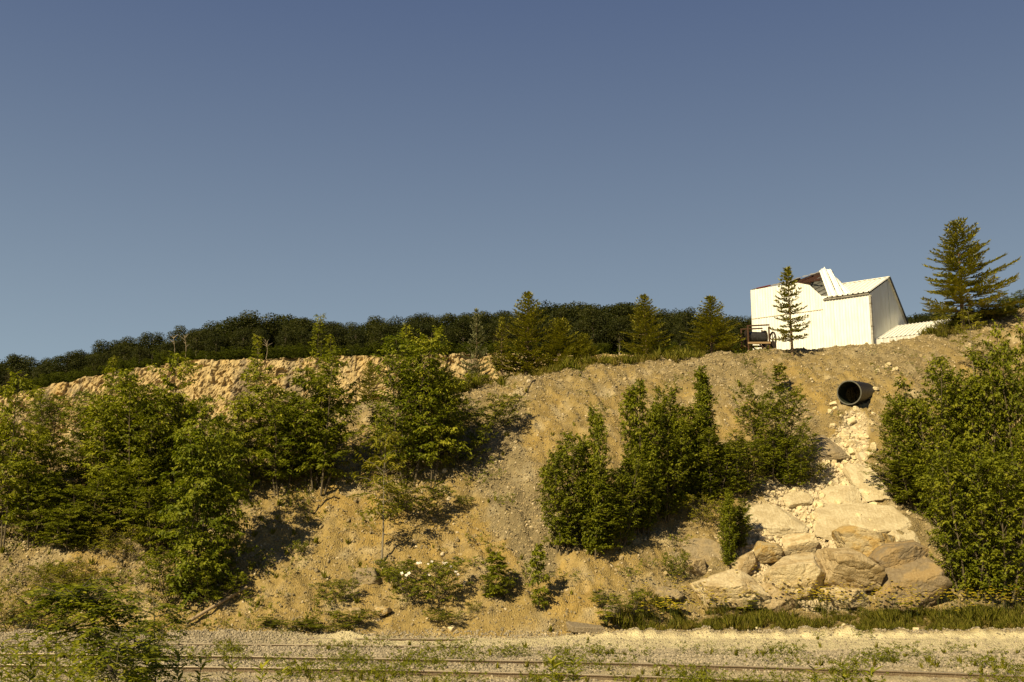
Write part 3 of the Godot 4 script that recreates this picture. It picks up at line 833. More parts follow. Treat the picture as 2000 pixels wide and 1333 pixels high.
func build_plants() -> void:
	# called, kind, label, category, group, x, deep, height, radius, turn
	var list := [
		["sapling_tree", "ash1", "slender dark-stemmed sapling at the far left edge of the photo", "tree", "saplings growing up the left part of the slope", -15.12, 31.72, 5.18, 1.07, 0.00],
		["leafy_tree", "elm", "dark leafy tree cut off by the left edge of the photo", "tree", "saplings growing up the left part of the slope", -16.31, 32.54, 3.93, 1.07, 1.70],
		["leafy_shrub", "elm", "dark rounded bush before the quarry cliff behind the leftmost saplings", "bush", "saplings growing up the left part of the slope", -16.52, 37.20, 2.10, 0.98, 3.40],
		["sapling_tree", "ash0", "thin pale-green sapling beside the leftmost slender sapling", "tree", "saplings growing up the left part of the slope", -14.44, 33.18, 2.55, 1.00, 5.10],
		["leafy_shrub", "ash2", "low light-green shrub with an arching stem under the leftmost saplings", "bush", "saplings growing up the left part of the slope", -13.24, 31.82, 1.43, 0.96, 0.52],
		["sapling_tree", "ash0", "leftmost tall leafy sapling of the dense clump below the cliff", "tree", "saplings growing up the left part of the slope", -12.67, 33.40, 4.52, 1.31, 2.22],
		["leafy_tree", "ash2", "bushy light-green tree second from left in the dense clump", "tree", "saplings growing up the left part of the slope", -11.73, 33.06, 4.50, 1.35, 3.92],
		["sapling_tree", "ash1", "tall sapling with a pointed top standing before the bare cliff face", "tree", "saplings growing up the left part of the slope", -10.93, 33.84, 4.63, 1.15, 5.62],
		["leafy_tree", "ash0", "light-green tree filling the back of the dense clump", "tree", "saplings growing up the left part of the slope", -12.71, 34.78, 2.88, 1.33, 1.04],
		["leafy_tree", "lush", "lush dark-green tree with foliage hanging down to the slope", "tree", "saplings growing up the left part of the slope", -8.75, 30.22, 5.64, 1.52, 2.74],
		["leafy_shrub", "bush0", "dark low shrub at the foot of the lush dark-green tree", "bush", "saplings growing up the left part of the slope", -9.30, 30.14, 1.33, 1.02, 4.44],
		["leafy_shrub", "ash2", "yellow-green bush left of the lush dark-green tree", "bush", "saplings growing up the left part of the slope", -10.61, 31.72, 2.26, 1.04, 6.14],
		["sapling_tree", "ash1", "tall sapling right of the lush dark tree, left of the multi-stemmed one", "tree", "saplings growing up the left part of the slope", -8.37, 34.12, 4.27, 1.08, 1.56],
		["leafy_tree", "elm", "shadowed dark-green tree between the two tall saplings", "tree", "saplings growing up the left part of the slope", -7.45, 34.12, 3.37, 1.34, 3.26],
		["leafy_tree", "ash2", "multi-stemmed light-green tree with thin bare stems showing at its foot", "tree", "saplings growing up the left part of the slope", -6.24, 34.18, 4.52, 1.49, 4.96],
		["leafy_tree", "ash0", "leafy tree right of the multi-stemmed one beside the grey path", "tree", "saplings growing up the left part of the slope", -6.43, 34.54, 3.20, 0.98, 0.38],
		["sapling_tree", "spire", "thin spire-topped sapling rising above the trees against the forest", "tree", "saplings growing up the left part of the slope", -7.62, 40.50, 4.21, 0.66, 2.08],
		["sapling_tree", "spire", "small spire-topped sapling right beside the taller spire", "tree", "saplings growing up the left part of the slope", -7.06, 40.30, 3.19, 0.48, 3.78],
		["sapling_tree", "spire", "lone thin sapling top standing before the dark forest above the cliff", "tree", "saplings growing up the left part of the slope", -9.97, 40.60, 3.85, 0.58, 5.48],
		["sapling_tree", "spire", "thin sapling top poking up before the left end of the cliff", "tree", "saplings growing up the left part of the slope", -14.83, 38.40, 3.36, 0.46, 0.90],
		["leafy_tree", "elm", "tall dark-green tree, left half of the big central clump", "tree", "saplings growing up the left part of the slope", -3.35, 34.66, 4.86, 1.67, 2.60],
		["sapling_tree", "ash1", "tallest pointed tree of the big central clump", "tree", "saplings growing up the left part of the slope", -2.59, 34.54, 5.24, 1.09, 4.30],
		["sapling_tree", "spire", "thin pointed top at the left of the big central clump", "tree", "saplings growing up the left part of the slope", -3.65, 35.78, 4.61, 0.66, 6.00],
		["leafy_tree", "elm", "dark leafy tree at the right flank of the big central clump", "tree", "saplings growing up the left part of the slope", -2.29, 35.78, 2.72, 0.98, 1.42],
		["leafy_shrub", "bush0", "dark bush under the left of the big central clump", "bush", "saplings growing up the left part of the slope", -3.89, 34.90, 2.12, 0.91, 3.12],
		["leafy_shrub", "bush0", "dark bush in the shade right of the big central clump", "bush", "saplings growing up the left part of the slope", -1.73, 35.66, 1.48, 0.93, 4.82],
		["leafy_shrub", "bush0", "low spreading shrub below the crest casting a dark shadow", "bush", "small shrubs dotted on the bare slope", -0.83, 37.56, 1.16, 1.19, 0.24],
		["sapling_tree", "sapling", "slender yellow-green sapling with one thin bare trunk before the central clump", "tree", "", -3.86, 31.34, 3.82, 0.99, 1.94],
		["leafy_shrub", "bush0", "low dark shrub in the shade below the central clump", "bush", "small shrubs dotted on the bare slope", -3.19, 33.18, 1.11, 1.09, 3.64],
		["hedge_shrub", "horn1", "rounded left lobe of the dense shrub group on the middle slope", "bush", "hornbeam-like shrubs on the middle of the slope", 1.52, 31.74, 3.34, 0.90, 5.34],
		["hedge_shrub", "horn0", "tall narrow column of the dense shrub group on the middle slope", "bush", "hornbeam-like shrubs on the middle of the slope", 2.39, 31.64, 4.42, 0.58, 0.76],
		["hedge_shrub", "horn1", "broad low shrub at the foot of the tall narrow column", "bush", "hornbeam-like shrubs on the middle of the slope", 2.60, 31.96, 2.28, 1.01, 2.46],
		["hedge_shrub", "horn0", "tallest column-shaped shrub left of the middle of the slope group", "bush", "hornbeam-like shrubs on the middle of the slope", 4.14, 33.40, 4.81, 0.75, 4.16],
		["hedge_shrub", "horn1", "leafy shrub at the foot of the tallest column-shaped shrub", "bush", "hornbeam-like shrubs on the middle of the slope", 3.92, 33.30, 2.47, 0.95, 5.86],
		["hedge_shrub", "horn1", "airy shrub with visible brown stems between two tall columns", "bush", "hornbeam-like shrubs on the middle of the slope", 5.33, 34.78, 3.88, 0.99, 1.28],
		["hedge_shrub", "horn0", "pointed column shrub right of the airy brown-stemmed shrub", "bush", "hornbeam-like shrubs on the middle of the slope", 6.59, 35.46, 4.33, 0.73, 2.98],
		["hedge_shrub", "horn2", "wide dark shrub joining the column shrubs to the rightmost bush", "bush", "hornbeam-like shrubs on the middle of the slope", 6.54, 35.22, 2.12, 1.06, 4.68],
		["hedge_shrub", "horn0", "narrow trailing shrub growing down beside the pale rock slabs", "bush", "hornbeam-like shrubs on the middle of the slope", 6.56, 32.48, 2.33, 0.43, 0.10],
		["leafy_shrub", "bush1", "thin yellowish shrub left of the narrow trailing shrub", "bush", "small shrubs dotted on the bare slope", 6.23, 34.16, 1.14, 0.78, 1.80],
		["hedge_shrub", "horn2", "rounded bush left of the culvert pipe", "bush", "hornbeam-like shrubs on the middle of the slope", 9.00, 36.58, 3.18, 1.16, 3.50],
		["hedge_shrub", "horn2", "lower right lobe of the rounded bush left of the culvert", "bush", "hornbeam-like shrubs on the middle of the slope", 9.59, 36.18, 2.02, 0.95, 5.20],
		["leafy_shrub", "shoot", "small leafy tuft standing alone above the rounded bush", "bush", "", 10.59, 41.30, 1.19, 0.34, 0.62],
		["leafy_shrub", "bush1", "pale straggly shrub at the edge of the white gully", "bush", "small shrubs dotted on the bare slope", 10.14, 36.44, 0.88, 0.72, 2.32],
		["hedge_shrub", "horn2", "leafy shrub immediately right of the brown boulders", "bush", "tall hedge-like shrubs at the right edge", 13.36, 31.46, 4.25, 1.24, 4.02],
		["hedge_shrub", "horn2", "dense shrub low in the right corner above the yellow flowers", "bush", "tall hedge-like shrubs at the right edge", 14.09, 31.28, 4.82, 1.57, 5.72],
		["hedge_shrub", "horn1", "light-green pointed shrub left in the right-hand thicket", "bush", "tall hedge-like shrubs at the right edge", 13.16, 35.22, 3.59, 0.92, 1.14],
		["hedge_shrub", "horn2", "spreading shrub overhanging the pale slabs at right", "bush", "tall hedge-like shrubs at the right edge", 13.41, 35.22, 1.78, 1.38, 2.84],
		["hedge_shrub", "horn2", "tall leafy shrub in the middle of the right-hand thicket", "bush", "tall hedge-like shrubs at the right edge", 14.05, 34.40, 5.02, 1.41, 4.54],
		["hedge_shrub", "horn2", "tallest shrub of the right-hand thicket below the earth mound", "bush", "tall hedge-like shrubs at the right edge", 15.39, 33.96, 5.62, 1.48, 6.24],
		["hedge_shrub", "horn2", "dark tall shrub cut off by the right edge", "bush", "tall hedge-like shrubs at the right edge", 16.15, 33.12, 7.10, 1.36, 1.66],
		["hedge_shrub", "horn1", "dark green shrub between the two tallest of the right thicket", "bush", "tall hedge-like shrubs at the right edge", 15.10, 34.86, 4.06, 0.99, 3.36],
		["sapling_tree", "sapling", "thin yellow-green sapling beneath the big spruce on the earth mound", "tree", "", 18.97, 42.52, 2.85, 0.79, 5.06],
		["leafy_shrub", "bush1", "thin twiggy shrub before the low lean-to roof", "bush", "", 19.24, 46.20, 1.05, 0.38, 0.48],
		["leafy_shrub", "shoot", "dark little shoot with a waist, alone on the bare lower slope", "bush", "small shrubs dotted on the bare slope", -0.47, 30.02, 1.31, 0.43, 2.18],
		["leafy_shrub", "bush0", "low leafy base of the dark little shoot on the bare lower slope", "bush", "small shrubs dotted on the bare slope", -0.40, 30.14, 0.63, 0.40, 3.88],
		["leafy_shrub", "shoot", "thin upright leafy shoot right of the dark little one", "bush", "small shrubs dotted on the bare slope", 0.73, 29.74, 1.80, 0.32, 5.58],
		["leafy_shrub", "bush0", "small bush left of the grey embedded boulder", "bush", "small shrubs dotted on the bare slope", 4.89, 31.88, 0.83, 0.38, 1.00],
		["leafy_shrub", "bush0", "leafy clump below the white-flowered rose bush", "bush", "small shrubs dotted on the bare slope", -1.87, 29.30, 0.34, 0.54, 2.70],
		["leafy_shrub", "bush0", "small dark bush at the foot of the slender sapling", "bush", "small shrubs dotted on the bare slope", -3.38, 30.86, 0.58, 0.54, 4.40],
		["leafy_shrub", "bush0", "low shrub left of the grey half-buried stone", "bush", "small shrubs dotted on the bare slope", -4.86, 30.14, 0.63, 0.59, 6.10],
		["leafy_shrub", "bush1", "tiny yellow-green shrub on the bare lower slope", "bush", "small shrubs dotted on the bare slope", -1.05, 29.54, 0.30, 0.23, 1.52],
		["leafy_shrub", "bush0", "tiny round shrub on the slope below the central clump shadow", "bush", "small shrubs dotted on the bare slope", -1.54, 33.62, 0.35, 0.29, 3.22],
		["leafy_shrub", "bush0", "dark round tuft on the bare slope right of the lush tree", "bush", "small shrubs dotted on the bare slope", -6.23, 31.52, 0.37, 0.21, 4.92],
		["leafy_shrub", "bush1", "yellow-green shrub at the foot of the slope in the left corner", "bush", "", -13.25, 28.96, 1.40, 0.92, 0.34],
		["leafy_shrub", "bush1", "straggly yellow-green shrub low on the left slope", "bush", "small shrubs dotted on the bare slope", -12.13, 30.40, 0.71, 0.86, 2.04],
		["leafy_shrub", "bush1", "olive shrub in the gap of the left slope", "bush", "small shrubs dotted on the bare slope", -11.63, 31.62, 0.97, 0.86, 3.74],
		["leafy_shrub", "bush0", "weedy clump at the very foot of the slope", "bush", "small shrubs dotted on the bare slope", -4.29, 29.30, 0.34, 0.64, 5.44],
		["leafy_shrub", "bush0", "trailing green plant left of the pale boulder at the slope foot", "bush", "small shrubs dotted on the bare slope", 3.03, 29.80, 0.62, 0.72, 0.86],
		["leafy_tree", "elm", "dark-green tree in the gap between the left saplings and the dense clump", "tree", "saplings growing up the left part of the slope", -13.67, 34.30, 3.26, 1.31, 2.56],
		["leafy_tree", "ash2", "light-green tree in the middle of the dense clump behind the lush dark tree", "tree", "saplings growing up the left part of the slope", -11.53, 35.02, 2.91, 1.49, 4.26],
		["leafy_tree", "ash2", "olive tree at the right shoulder of the lush dark tree", "tree", "saplings growing up the left part of the slope", -9.10, 33.72, 3.19, 1.22, 5.96],
		["leafy_tree", "ash0", "light tree behind the far-left dark-stemmed sapling", "tree", "saplings growing up the left part of the slope", -15.60, 33.72, 2.53, 1.10, 1.38],
		["leafy_tree", "elm", "dark-green tree in the heart of the big central clump", "tree", "saplings growing up the left part of the slope", -3.03, 35.66, 3.24, 1.40, 3.08],
		["leafy_shrub", "bush0", "low leafy skirt at the right foot of the lush dark tree", "bush", "saplings growing up the left part of the slope", -8.24, 29.96, 0.76, 0.75, 4.78],
		["leafy_shrub", "bush1", "low yellow-green bush above the orange bare patch at left", "bush", "small shrubs dotted on the bare slope", -12.99, 30.68, 0.72, 0.84, 0.20],
		["leafy_shrub", "bush0", "weedy clump beside the ballast at the slope foot", "bush", "small shrubs dotted on the bare slope", -4.93, 29.04, 0.24, 0.76, 1.90],
		["leafy_shrub", "bush0", "small weedy clump by the ballast right of the pole", "bush", "small shrubs dotted on the bare slope", -6.04, 29.08, 0.24, 0.73, 3.60],
		["leafy_shrub", "ash2", "yellowish bush left below the dense clump", "bush", "saplings growing up the left part of the slope", -12.84, 32.12, 1.99, 1.02, 5.30],
		["leafy_shrub", "ash2", "light bush at the foot of the dense clump", "bush", "saplings growing up the left part of the slope", -11.54, 32.32, 2.47, 1.16, 0.72],
		["leafy_tree", "ash0", "light-green tree between the two tall saplings right of the lush tree", "tree", "saplings growing up the left part of the slope", -7.46, 35.02, 2.91, 1.15, 2.42],
		["leafy_shrub", "ash2", "yellow-green bush beneath the far-left saplings", "bush", "saplings growing up the left part of the slope", -14.46, 32.12, 2.45, 0.98, 4.12],
		["hedge_shrub", "horn2", "loose bush filling the gap between the tall narrow column and the tallest one", "bush", "hornbeam-like shrubs on the middle of the slope", 3.23, 32.42, 2.50, 0.89, 5.82],
		["hedge_shrub", "horn2", "loose green bush between the tallest column and the airy shrub", "bush", "hornbeam-like shrubs on the middle of the slope", 4.80, 34.20, 3.00, 1.05, 1.24],
		["hedge_shrub", "horn1", "green shrub between the airy shrub and the pointed column", "bush", "hornbeam-like shrubs on the middle of the slope", 5.97, 35.16, 2.98, 0.96, 2.94],
		["hedge_shrub", "horn2", "low bush joining the column shrubs to the bush beside the culvert", "bush", "hornbeam-like shrubs on the middle of the slope", 7.53, 35.46, 1.97, 1.01, 4.64],
		["hedge_shrub", "horn1", "leafy upper part of the trailing shrub by the slabs", "bush", "hornbeam-like shrubs on the middle of the slope", 6.99, 33.22, 1.49, 0.62, 0.06],
		["spruce_tree", "spruce2", "sparse little spruce in front of the white shed wall", "spruce", "young conifers along the crest", 11.97, 44.20, 4.00, 1.01, 1.76],
		["spruce_tree", "big", "biggest spruce with long right-hand branches against the sky", "spruce", "young conifers along the crest", 20.54, 46.80, 5.11, 2.76, 0.00],
		["spruce_tree", "spruce1", "bushy spruce left of the rusty winch", "spruce", "young conifers along the crest", 8.98, 46.50, 2.76, 1.59, 5.16],
		["spruce_tree", "spruce1", "dense spruce second from the winch with a thin pointed leader", "spruce", "young conifers along the crest", 5.96, 46.00, 3.13, 1.45, 0.58],
		["spruce_tree", "spruce1", "tallest spruce of the group in the middle of the crest", "spruce", "young conifers along the crest", 0.68, 43.20, 3.67, 1.59, 2.28],
		["spruce_tree", "blue", "pale bluish slim spruce at the left end of the crest group", "spruce", "young conifers along the crest", -1.43, 41.60, 3.24, 0.77, 3.98],
		["spruce_tree", "spruce2", "thin spruce with a bare trunk right of the bluish one", "spruce", "young conifers along the crest", -0.42, 42.20, 2.76, 0.60, 5.68],
		["spruce_tree", "spruce3", "wide young spruce right of the tallest middle spruce", "spruce", "young conifers along the crest", 1.98, 43.50, 2.29, 1.37, 1.10],
		["spruce_tree", "spruce3", "smallest rounded spruce at the right end of the middle group", "spruce", "young conifers along the crest", 3.02, 43.70, 1.45, 0.86, 2.80],
		["spruce_tree", "spruce1", "small dark spruce before the cliff left of the central clump", "spruce", "young conifers along the crest", -5.70, 41.50, 1.94, 0.71, 4.50],
		["leafy_shrub", "bush0", "green shrub among the spruces in the middle of the crest", "bush", "", 0.21, 43.20, 1.28, 0.94, 6.20],
		["leafy_shrub", "bush0", "green shrub on the crest left of the bluish spruce", "bush", "", -2.00, 40.60, 0.67, 0.98, 1.62],
		["leafy_shrub", "horn2", "dark bushes behind the big spruce at the right end of the crest", "bush", "", 25.69, 52.00, 1.12, 1.14, 3.32],
		["leafy_shrub", "bush0", "green bush at the right foot of the big spruce", "bush", "", 22.00, 47.50, 0.96, 1.04, 5.02],
		["leafy_shrub", "bush0", "dark bush under the left branches of the big spruce", "bush", "", 22.33, 51.50, 1.24, 0.84, 0.44],
	]
	for p in list:
		var at := spot(p[5], p[6])
		plant(p[0], p[1], p[2], p[3], p[4], at, p[7], p[8], p[9])
	# the dog rose with its open white flowers
	var rose := thing("rose_bush", "sprawling rose bush with white flowers low on the bare slope", "bush", spot(-2.34, 29.88), 0.4)
	part("stems", crop("bush0")[0], M.bark, rose).scale = Vector3(1.15, 0.72, 1.0)
	part("foliage", crop("bush0")[1], M.leaf, rose).scale = Vector3(1.15, 0.72, 1.0)
	rng.seed = 91
	var st := Store.new()
	for q in 5:
		var a := TAU * q / 5.0
		var d := Vector3(cos(a), 0.25, sin(a)).normalized()
		var up := (Vector3.UP - d * d.y).normalized()
		st.leaf(Vector3.ZERO, d, up, 0.05, 0.05, Color(0.8, 0.74, 0.66), 0.1)
	st.leaf(Vector3(-0.012, 0.012, 0), Vector3.RIGHT, Vector3.UP, 0.024, 0.024, Color(0.6, 0.4, 0.05), 0.0)
	var flower := st.mesh()
	for k in 19:
		var f := part("flower", flower, M.petal, rose)
		var a := rf(0.2, PI - 0.2)
		var u := rf(0.35, 0.95)
		f.position = Vector3(cos(a) * u * 1.05, 0.25 + 0.9 * sqrt(1.0 - u * u * 0.85), sin(a) * u * 0.9)
		f.rotation = Vector3(rf(0.5, 1.1), rf(-0.8, 0.5), 0)
		f.scale = Vector3.ONE * rf(0.8, 1.15)

# ---------------------------------------------------------------- rocks
func ico(level: int) -> Array:
	var t := (1.0 + sqrt(5.0)) / 2.0
	var v := []
	for p in [[-1, t, 0], [1, t, 0], [-1, -t, 0], [1, -t, 0], [0, -1, t], [0, 1, t], [0, -1, -t], [0, 1, -t], [t, 0, -1], [t, 0, 1], [-t, 0, -1], [-t, 0, 1]]:
		v.append(Vector3(p[0], p[1], p[2]).normalized())
	var f := [[0, 11, 5], [0, 5, 1], [0, 1, 7], [0, 7, 10], [0, 10, 11], [1, 5, 9], [5, 11, 4], [11, 10, 2], [10, 7, 6], [7, 1, 8], [3, 9, 4], [3, 4, 2], [3, 2, 6], [3, 6, 8], [3, 8, 9], [4, 9, 5], [2, 4, 11], [6, 2, 10], [8, 6, 7], [9, 8, 1]]
	for l in level:
		var mid := {}
		var g := []
		for q in f:
			var m := []
			for e in 3:
				var a: int = mini(q[e], q[(e + 1) % 3])
				var b: int = maxi(q[e], q[(e + 1) % 3])
				var key := a * 100000 + b
				if not mid.has(key):
					mid[key] = v.size()
					v.append(((v[a] + v[b]) as Vector3).normalized())
				m.append(mid[key])
			g.append([q[0], m[0], m[2]]); g.append([q[1], m[1], m[0]]); g.append([q[2], m[2], m[1]]); g.append([m[0], m[1], m[2]])
		f = g
	return [v, f]

# an angular block inside a 1 m half-size cube
func stone(level: int, sd: int, planes: int, rough: float, col: Color, col2: Color) -> ArrayMesh:
	rng.seed = sd
	var base := ico(level)
	var nz := FastNoiseLite.new()
	nz.seed = sd
	nz.frequency = 1.3
	nz.fractal_octaves = 3
	var cuts := []
	for d in [Vector3.RIGHT, Vector3.LEFT, Vector3.UP, Vector3.DOWN, Vector3.BACK, Vector3.FORWARD]:
		cuts.append([(d + Vector3(rng.randfn(), rng.randfn(), rng.randfn()) * 0.22).normalized(), rf(0.78, 0.94)])
	for k in planes - 6:
		var d := Vector3(rng.randfn(), rng.randfn(), rng.randfn()).normalized()
		cuts.append([d, rf(0.74, 1.02)])
	var st := Store.new()
	var flat := level < 2
	var pos := []
	for d in base[0]:
		var r := 1.25
		var s := 0.0
		for c in cuts:
			var dot: float = (d as Vector3).dot(c[0])
			if dot > 0.05:
				s += pow(dot / c[1], 70.0)
		r = minf(r, pow(maxf(s, 0.00000001), -1.0 / 70.0))
		var n1 := nz.get_noise_3dv(d * 1.4)
		r *= 1.0 + rough * n1 - rough * 0.9 * pow(maxf(0.0, 1.0 - 7.0 * absf(nz.get_noise_3dv(d * 0.8 + Vector3.ONE * 9.0))), 2.0) + rough * 0.25 * nz.get_noise_3dv(d * 3.0)
		pos.append(d * r)
	if flat:
		for f in base[1]:
			var tone := clampf(0.5 + rf(-0.4, 0.4), 0, 1)
			var a: Vector3 = pos[f[0]]
			var b: Vector3 = pos[f[1]]
			var c: Vector3 = pos[f[2]]
			if (c - a).cross(b - a).dot(a + b + c) < 0.0:
				st.tri(a, c, b, col.lerp(col2, tone))
			else:
				st.tri(a, b, c, col.lerp(col2, tone))
		return st.mesh()
	for f in base[1]:
		var a: Vector3 = pos[f[0]]
		var b: Vector3 = pos[f[1]]
		var c: Vector3 = pos[f[2]]
		var m := (a + b + c) / 3.0
		var tint := col.lerp(col2, sstep(-0.25, 0.35, nz.get_noise_3dv(m * 1.1 + Vector3.ONE * 4.0) + 0.25 * nz.get_noise_3dv(m * 5.0)))
		if (c - a).cross(b - a).dot(m) < 0.0:
			st.tri(a, c, b, tint)
		else:
			st.tri(a, b, c, tint)
	return st.mesh()

const TONES := {
	"cream": [Color(0.53, 0.445, 0.285), Color(0.43, 0.335, 0.19)],
	"pale": [Color(0.55, 0.475, 0.32), Color(0.46, 0.385, 0.245)],
	"tan": [Color(0.42, 0.335, 0.2), Color(0.31, 0.235, 0.125)],
	"ochre": [Color(0.42, 0.345, 0.205), Color(0.4, 0.28, 0.11)],
	"brown": [Color(0.215, 0.17, 0.11), Color(0.31, 0.225, 0.115)],
	"lichen": [Color(0.22, 0.175, 0.11), Color(0.31, 0.225, 0.11)],
	"grey": [Color(0.27, 0.22, 0.145), Color(0.34, 0.27, 0.16)],
}

func build_rocks() -> void:
	# label, tone, x, deep, height, half width, half height, half depth, roll (deg), pitch (deg), seed
	var list := [
		["big cream boulder at the left end of the boulder heap", "cream", 6.32, 31.34, 1.02, 1.05, 0.57, 0.85, -8, 0, 900],
		["large cream-yellow boulder in the lower middle of the heap", "cream", 8.38, 31.89, 1.44, 1.08, 0.66, 0.88, 6, 10, 901],
		["pale upright wedge of rock above the middle boulders", "cream", 8.97, 33.12, 2.26, 0.63, 0.47, 0.40, 18, 30, 902],
		["tan boulder with a brown right face between middle and right of heap", "tan", 9.98, 31.72, 1.63, 1.01, 0.66, 0.82, -22, 5, 903],
		["ochre boulder with yellow underside upper right of the heap", "ochre", 10.96, 32.90, 2.35, 0.98, 0.55, 0.79, -4, 8, 904],
		["smooth brown-grey boulder tilted up to the right, on top of another", "brown", 11.55, 31.84, 1.94, 0.93, 0.50, 0.63, 24, 5, 905],
		["largest brown boulder with orange lichen at the right end of the heap", "lichen", 11.55, 31.57, 1.18, 1.16, 0.81, 0.84, 10, 0, 906],
		["small tan block at the upper left of the boulder heap", "ochre", 7.94, 32.98, 2.14, 0.57, 0.34, 0.46, -3, 5, 907],
		["small grey-tan pointed stone at the left of the heap", "tan", 7.03, 32.52, 1.78, 0.46, 0.32, 0.37, 22, 0, 908],
		["low tan boulder half hidden behind the grass", "tan", 7.60, 31.20, 0.83, 0.55, 0.40, 0.45, 0, 0, 909],
		["low boulder with a pale flat top under the dark hollow", "cream", 9.52, 31.26, 0.91, 0.71, 0.34, 0.57, -4, 0, 910],
		["flat grey-tan rock embedded in the slope left of the heap", "grey", 5.89, 33.14, 2.10, 0.69, 0.31, 0.56, -4, 30, 911],
		["small grey-tan rock beneath the flat embedded one", "tan", 5.53, 32.48, 1.66, 0.38, 0.35, 0.31, 0, 10, 912],
		["grey boulder cut off by the right edge behind the flowers", "grey", 14.80, 31.35, 0.90, 0.37, 0.34, 0.30, 0, 0, 913],
		["flat grey stone at the foot of the slope left of the heap", "grey", 4.49, 31.04, 1.01, 0.39, 0.15, 0.32, 0, 20, 914],
		["wide cream slab lying left of the rubble", "pale", 8.47, 34.54, 3.07, 0.99, 0.20, 0.80, -2, 37, 915],
		["broad pale slab right of the rubble, largest of the slabs", "pale", 11.43, 34.54, 3.14, 1.81, 0.20, 1.02, 0, 37, 916],
		["pale slab with a dark crack beside the rubble channel", "pale", 11.02, 35.66, 3.90, 0.84, 0.20, 0.63, 8, 37, 917],
		["long smooth pale slab reaching up toward the culvert", "pale", 12.18, 36.32, 4.45, 0.58, 0.20, 1.17, 4, 37, 918],
		["rounded grey-tan slab at the top left of the gully", "grey", 11.29, 38.14, 5.73, 0.78, 0.21, 0.83, -5, 37, 919],
		["small pale slab at the lower right of the slabs", "pale", 12.36, 33.84, 2.61, 0.47, 0.20, 0.55, -12, 37, 920],
		["pale slab at the left edge of the rubble", "pale", 9.53, 35.52, 3.79, 0.47, 0.20, 0.42, 3, 37, 921],
		["half-buried stone with a grey left side below the slender sapling", "grey", -4.20, 30.86, 1.45, 0.42, 0.33, 0.34, 0, 15, 922],
		["dark tan stone under the half-buried one, low on the slope", "tan", -4.31, 29.74, 0.61, 0.19, 0.11, 0.15, 0, 10, 923],
		["tan stone among the rose stems at the slope foot", "ochre", -3.53, 29.59, 0.62, 0.22, 0.12, 0.18, 8, 10, 924],
		["pale stone in the weeds left of the boulder heap", "grey", 2.70, 29.69, 0.60, 0.26, 0.19, 0.21, 6, 0, 925],
	]
	for b in list:
		var at := Vector3(b[2], b[4], -b[3])
		var tone: Array = TONES[b[1]]
		var mesh := stone(5 if b[5] > 0.6 else 4, b[10], 13, 0.05, tone[0], tone[1])
		var o := part("limestone_slab" if "slab" in b[0] else "boulder", mesh, M.rock)
		tag(o, b[0], "rock", "pale slabs in the washed-out gully" if "slab" in b[0] else "boulders heaped at the foot of the slope")
		o.position = at
		o.rotation_degrees = Vector3(b[9], 0, b[8])
		o.scale = Vector3(b[5], b[6], b[7])
	# loose rubble between the slabs: the larger pieces one by one
	rng.seed = 201
	var shapes := []
	for k in 6:
		shapes.append(stone(2, 300 + k, 9, 0.07, Color(0.6, 0.5, 0.3), Color(0.46, 0.37, 0.21)))
	var n := 0
	while n < 230:
		var u := rng.randf() * (GULLY.size() - 1)
		var i := int(u)
		var gx: float = lerpf(GULLY[i][0], GULLY[i + 1][0], u - i)
		var gd: float = lerpf(GULLY[i][1], GULLY[i + 1][1], u - i)
		var gw: float = lerpf(GULLY[i][2], GULLY[i + 1][2], u - i)
		var x := gx + rng.randfn() * gw * 0.5
		var d := gd + rng.randfn() * 0.4
		var s := 0.04 + 0.12 * pow(rng.randf(), 1.7)
		var o := part("rubble_stone", shapes[n % 6], M.stone)
		tag(o, "small pale broken stone in the rubble between slabs below the culvert", "stone", "rubble below the culvert")
		o.position = spot(x, d) + Vector3(0, s * 0.35, 0)
		o.rotation = Vector3(rf(0, TAU), rf(0, TAU), rf(0, TAU))
		o.scale = Vector3(s * rf(0.9, 1.5), s * rf(0.6, 0.9), s)
		n += 1
	var lone := [
		["pale stone lying alone left below the culvert pipe", 12.46, 40.46, 0.14],
		["grey stone right of and above the culvert pipe", 15.87, 42.98, 0.13],
		["dark stone above and right of the culvert pipe", 15.14, 42.92, 0.10],
		["cream pebble right of the culvert mouth shadow", 14.56, 41.64, 0.10],
		["small pale stone right of the pipe shadow", 15.13, 40.70, 0.08],
		["tan stone lying at the edge of the dusty strip below the rose", -1.62, 29.06, 0.09],
		["whitish stone high on the slope below the lean-to", 15.81, 43.52, 0.11],
		["grey stone left below the culvert pipe", 12.41, 40.08, 0.10],
		["pale stone at the top of the white gully", 12.00, 39.30, 0.11],
		["tan stone in the grass edge at the dusty strip", 6.55, 28.96, 0.08],
		["cream stone at the right dusty bank", 8.85, 28.88, 0.07],
		["grey stone by the dusty strip right of the grass", 10.75, 28.88, 0.08],
	]
	n = 0
	for b in lone:
		var o := part("loose_stone", shapes[n % 6], M.stone)
		tag(o, b[0], "stone")
		o.position = spot(b[1], b[2]) + Vector3(0, b[3] * 0.3, 0)
		o.rotation = Vector3(rf(-0.4, 0.4), rf(0, TAU), rf(-0.4, 0.4))
		o.scale = Vector3(b[3] * 1.2, b[3] * 0.8, b[3])
		n += 1

func basis_on(n: Vector3, turn: float, s: Vector3) -> Basis:
	var x := n.cross(Vector3(sin(turn), 0.1, cos(turn))).normalized()
	return Basis(x * s.x, n * s.y, x.cross(n) * s.z)

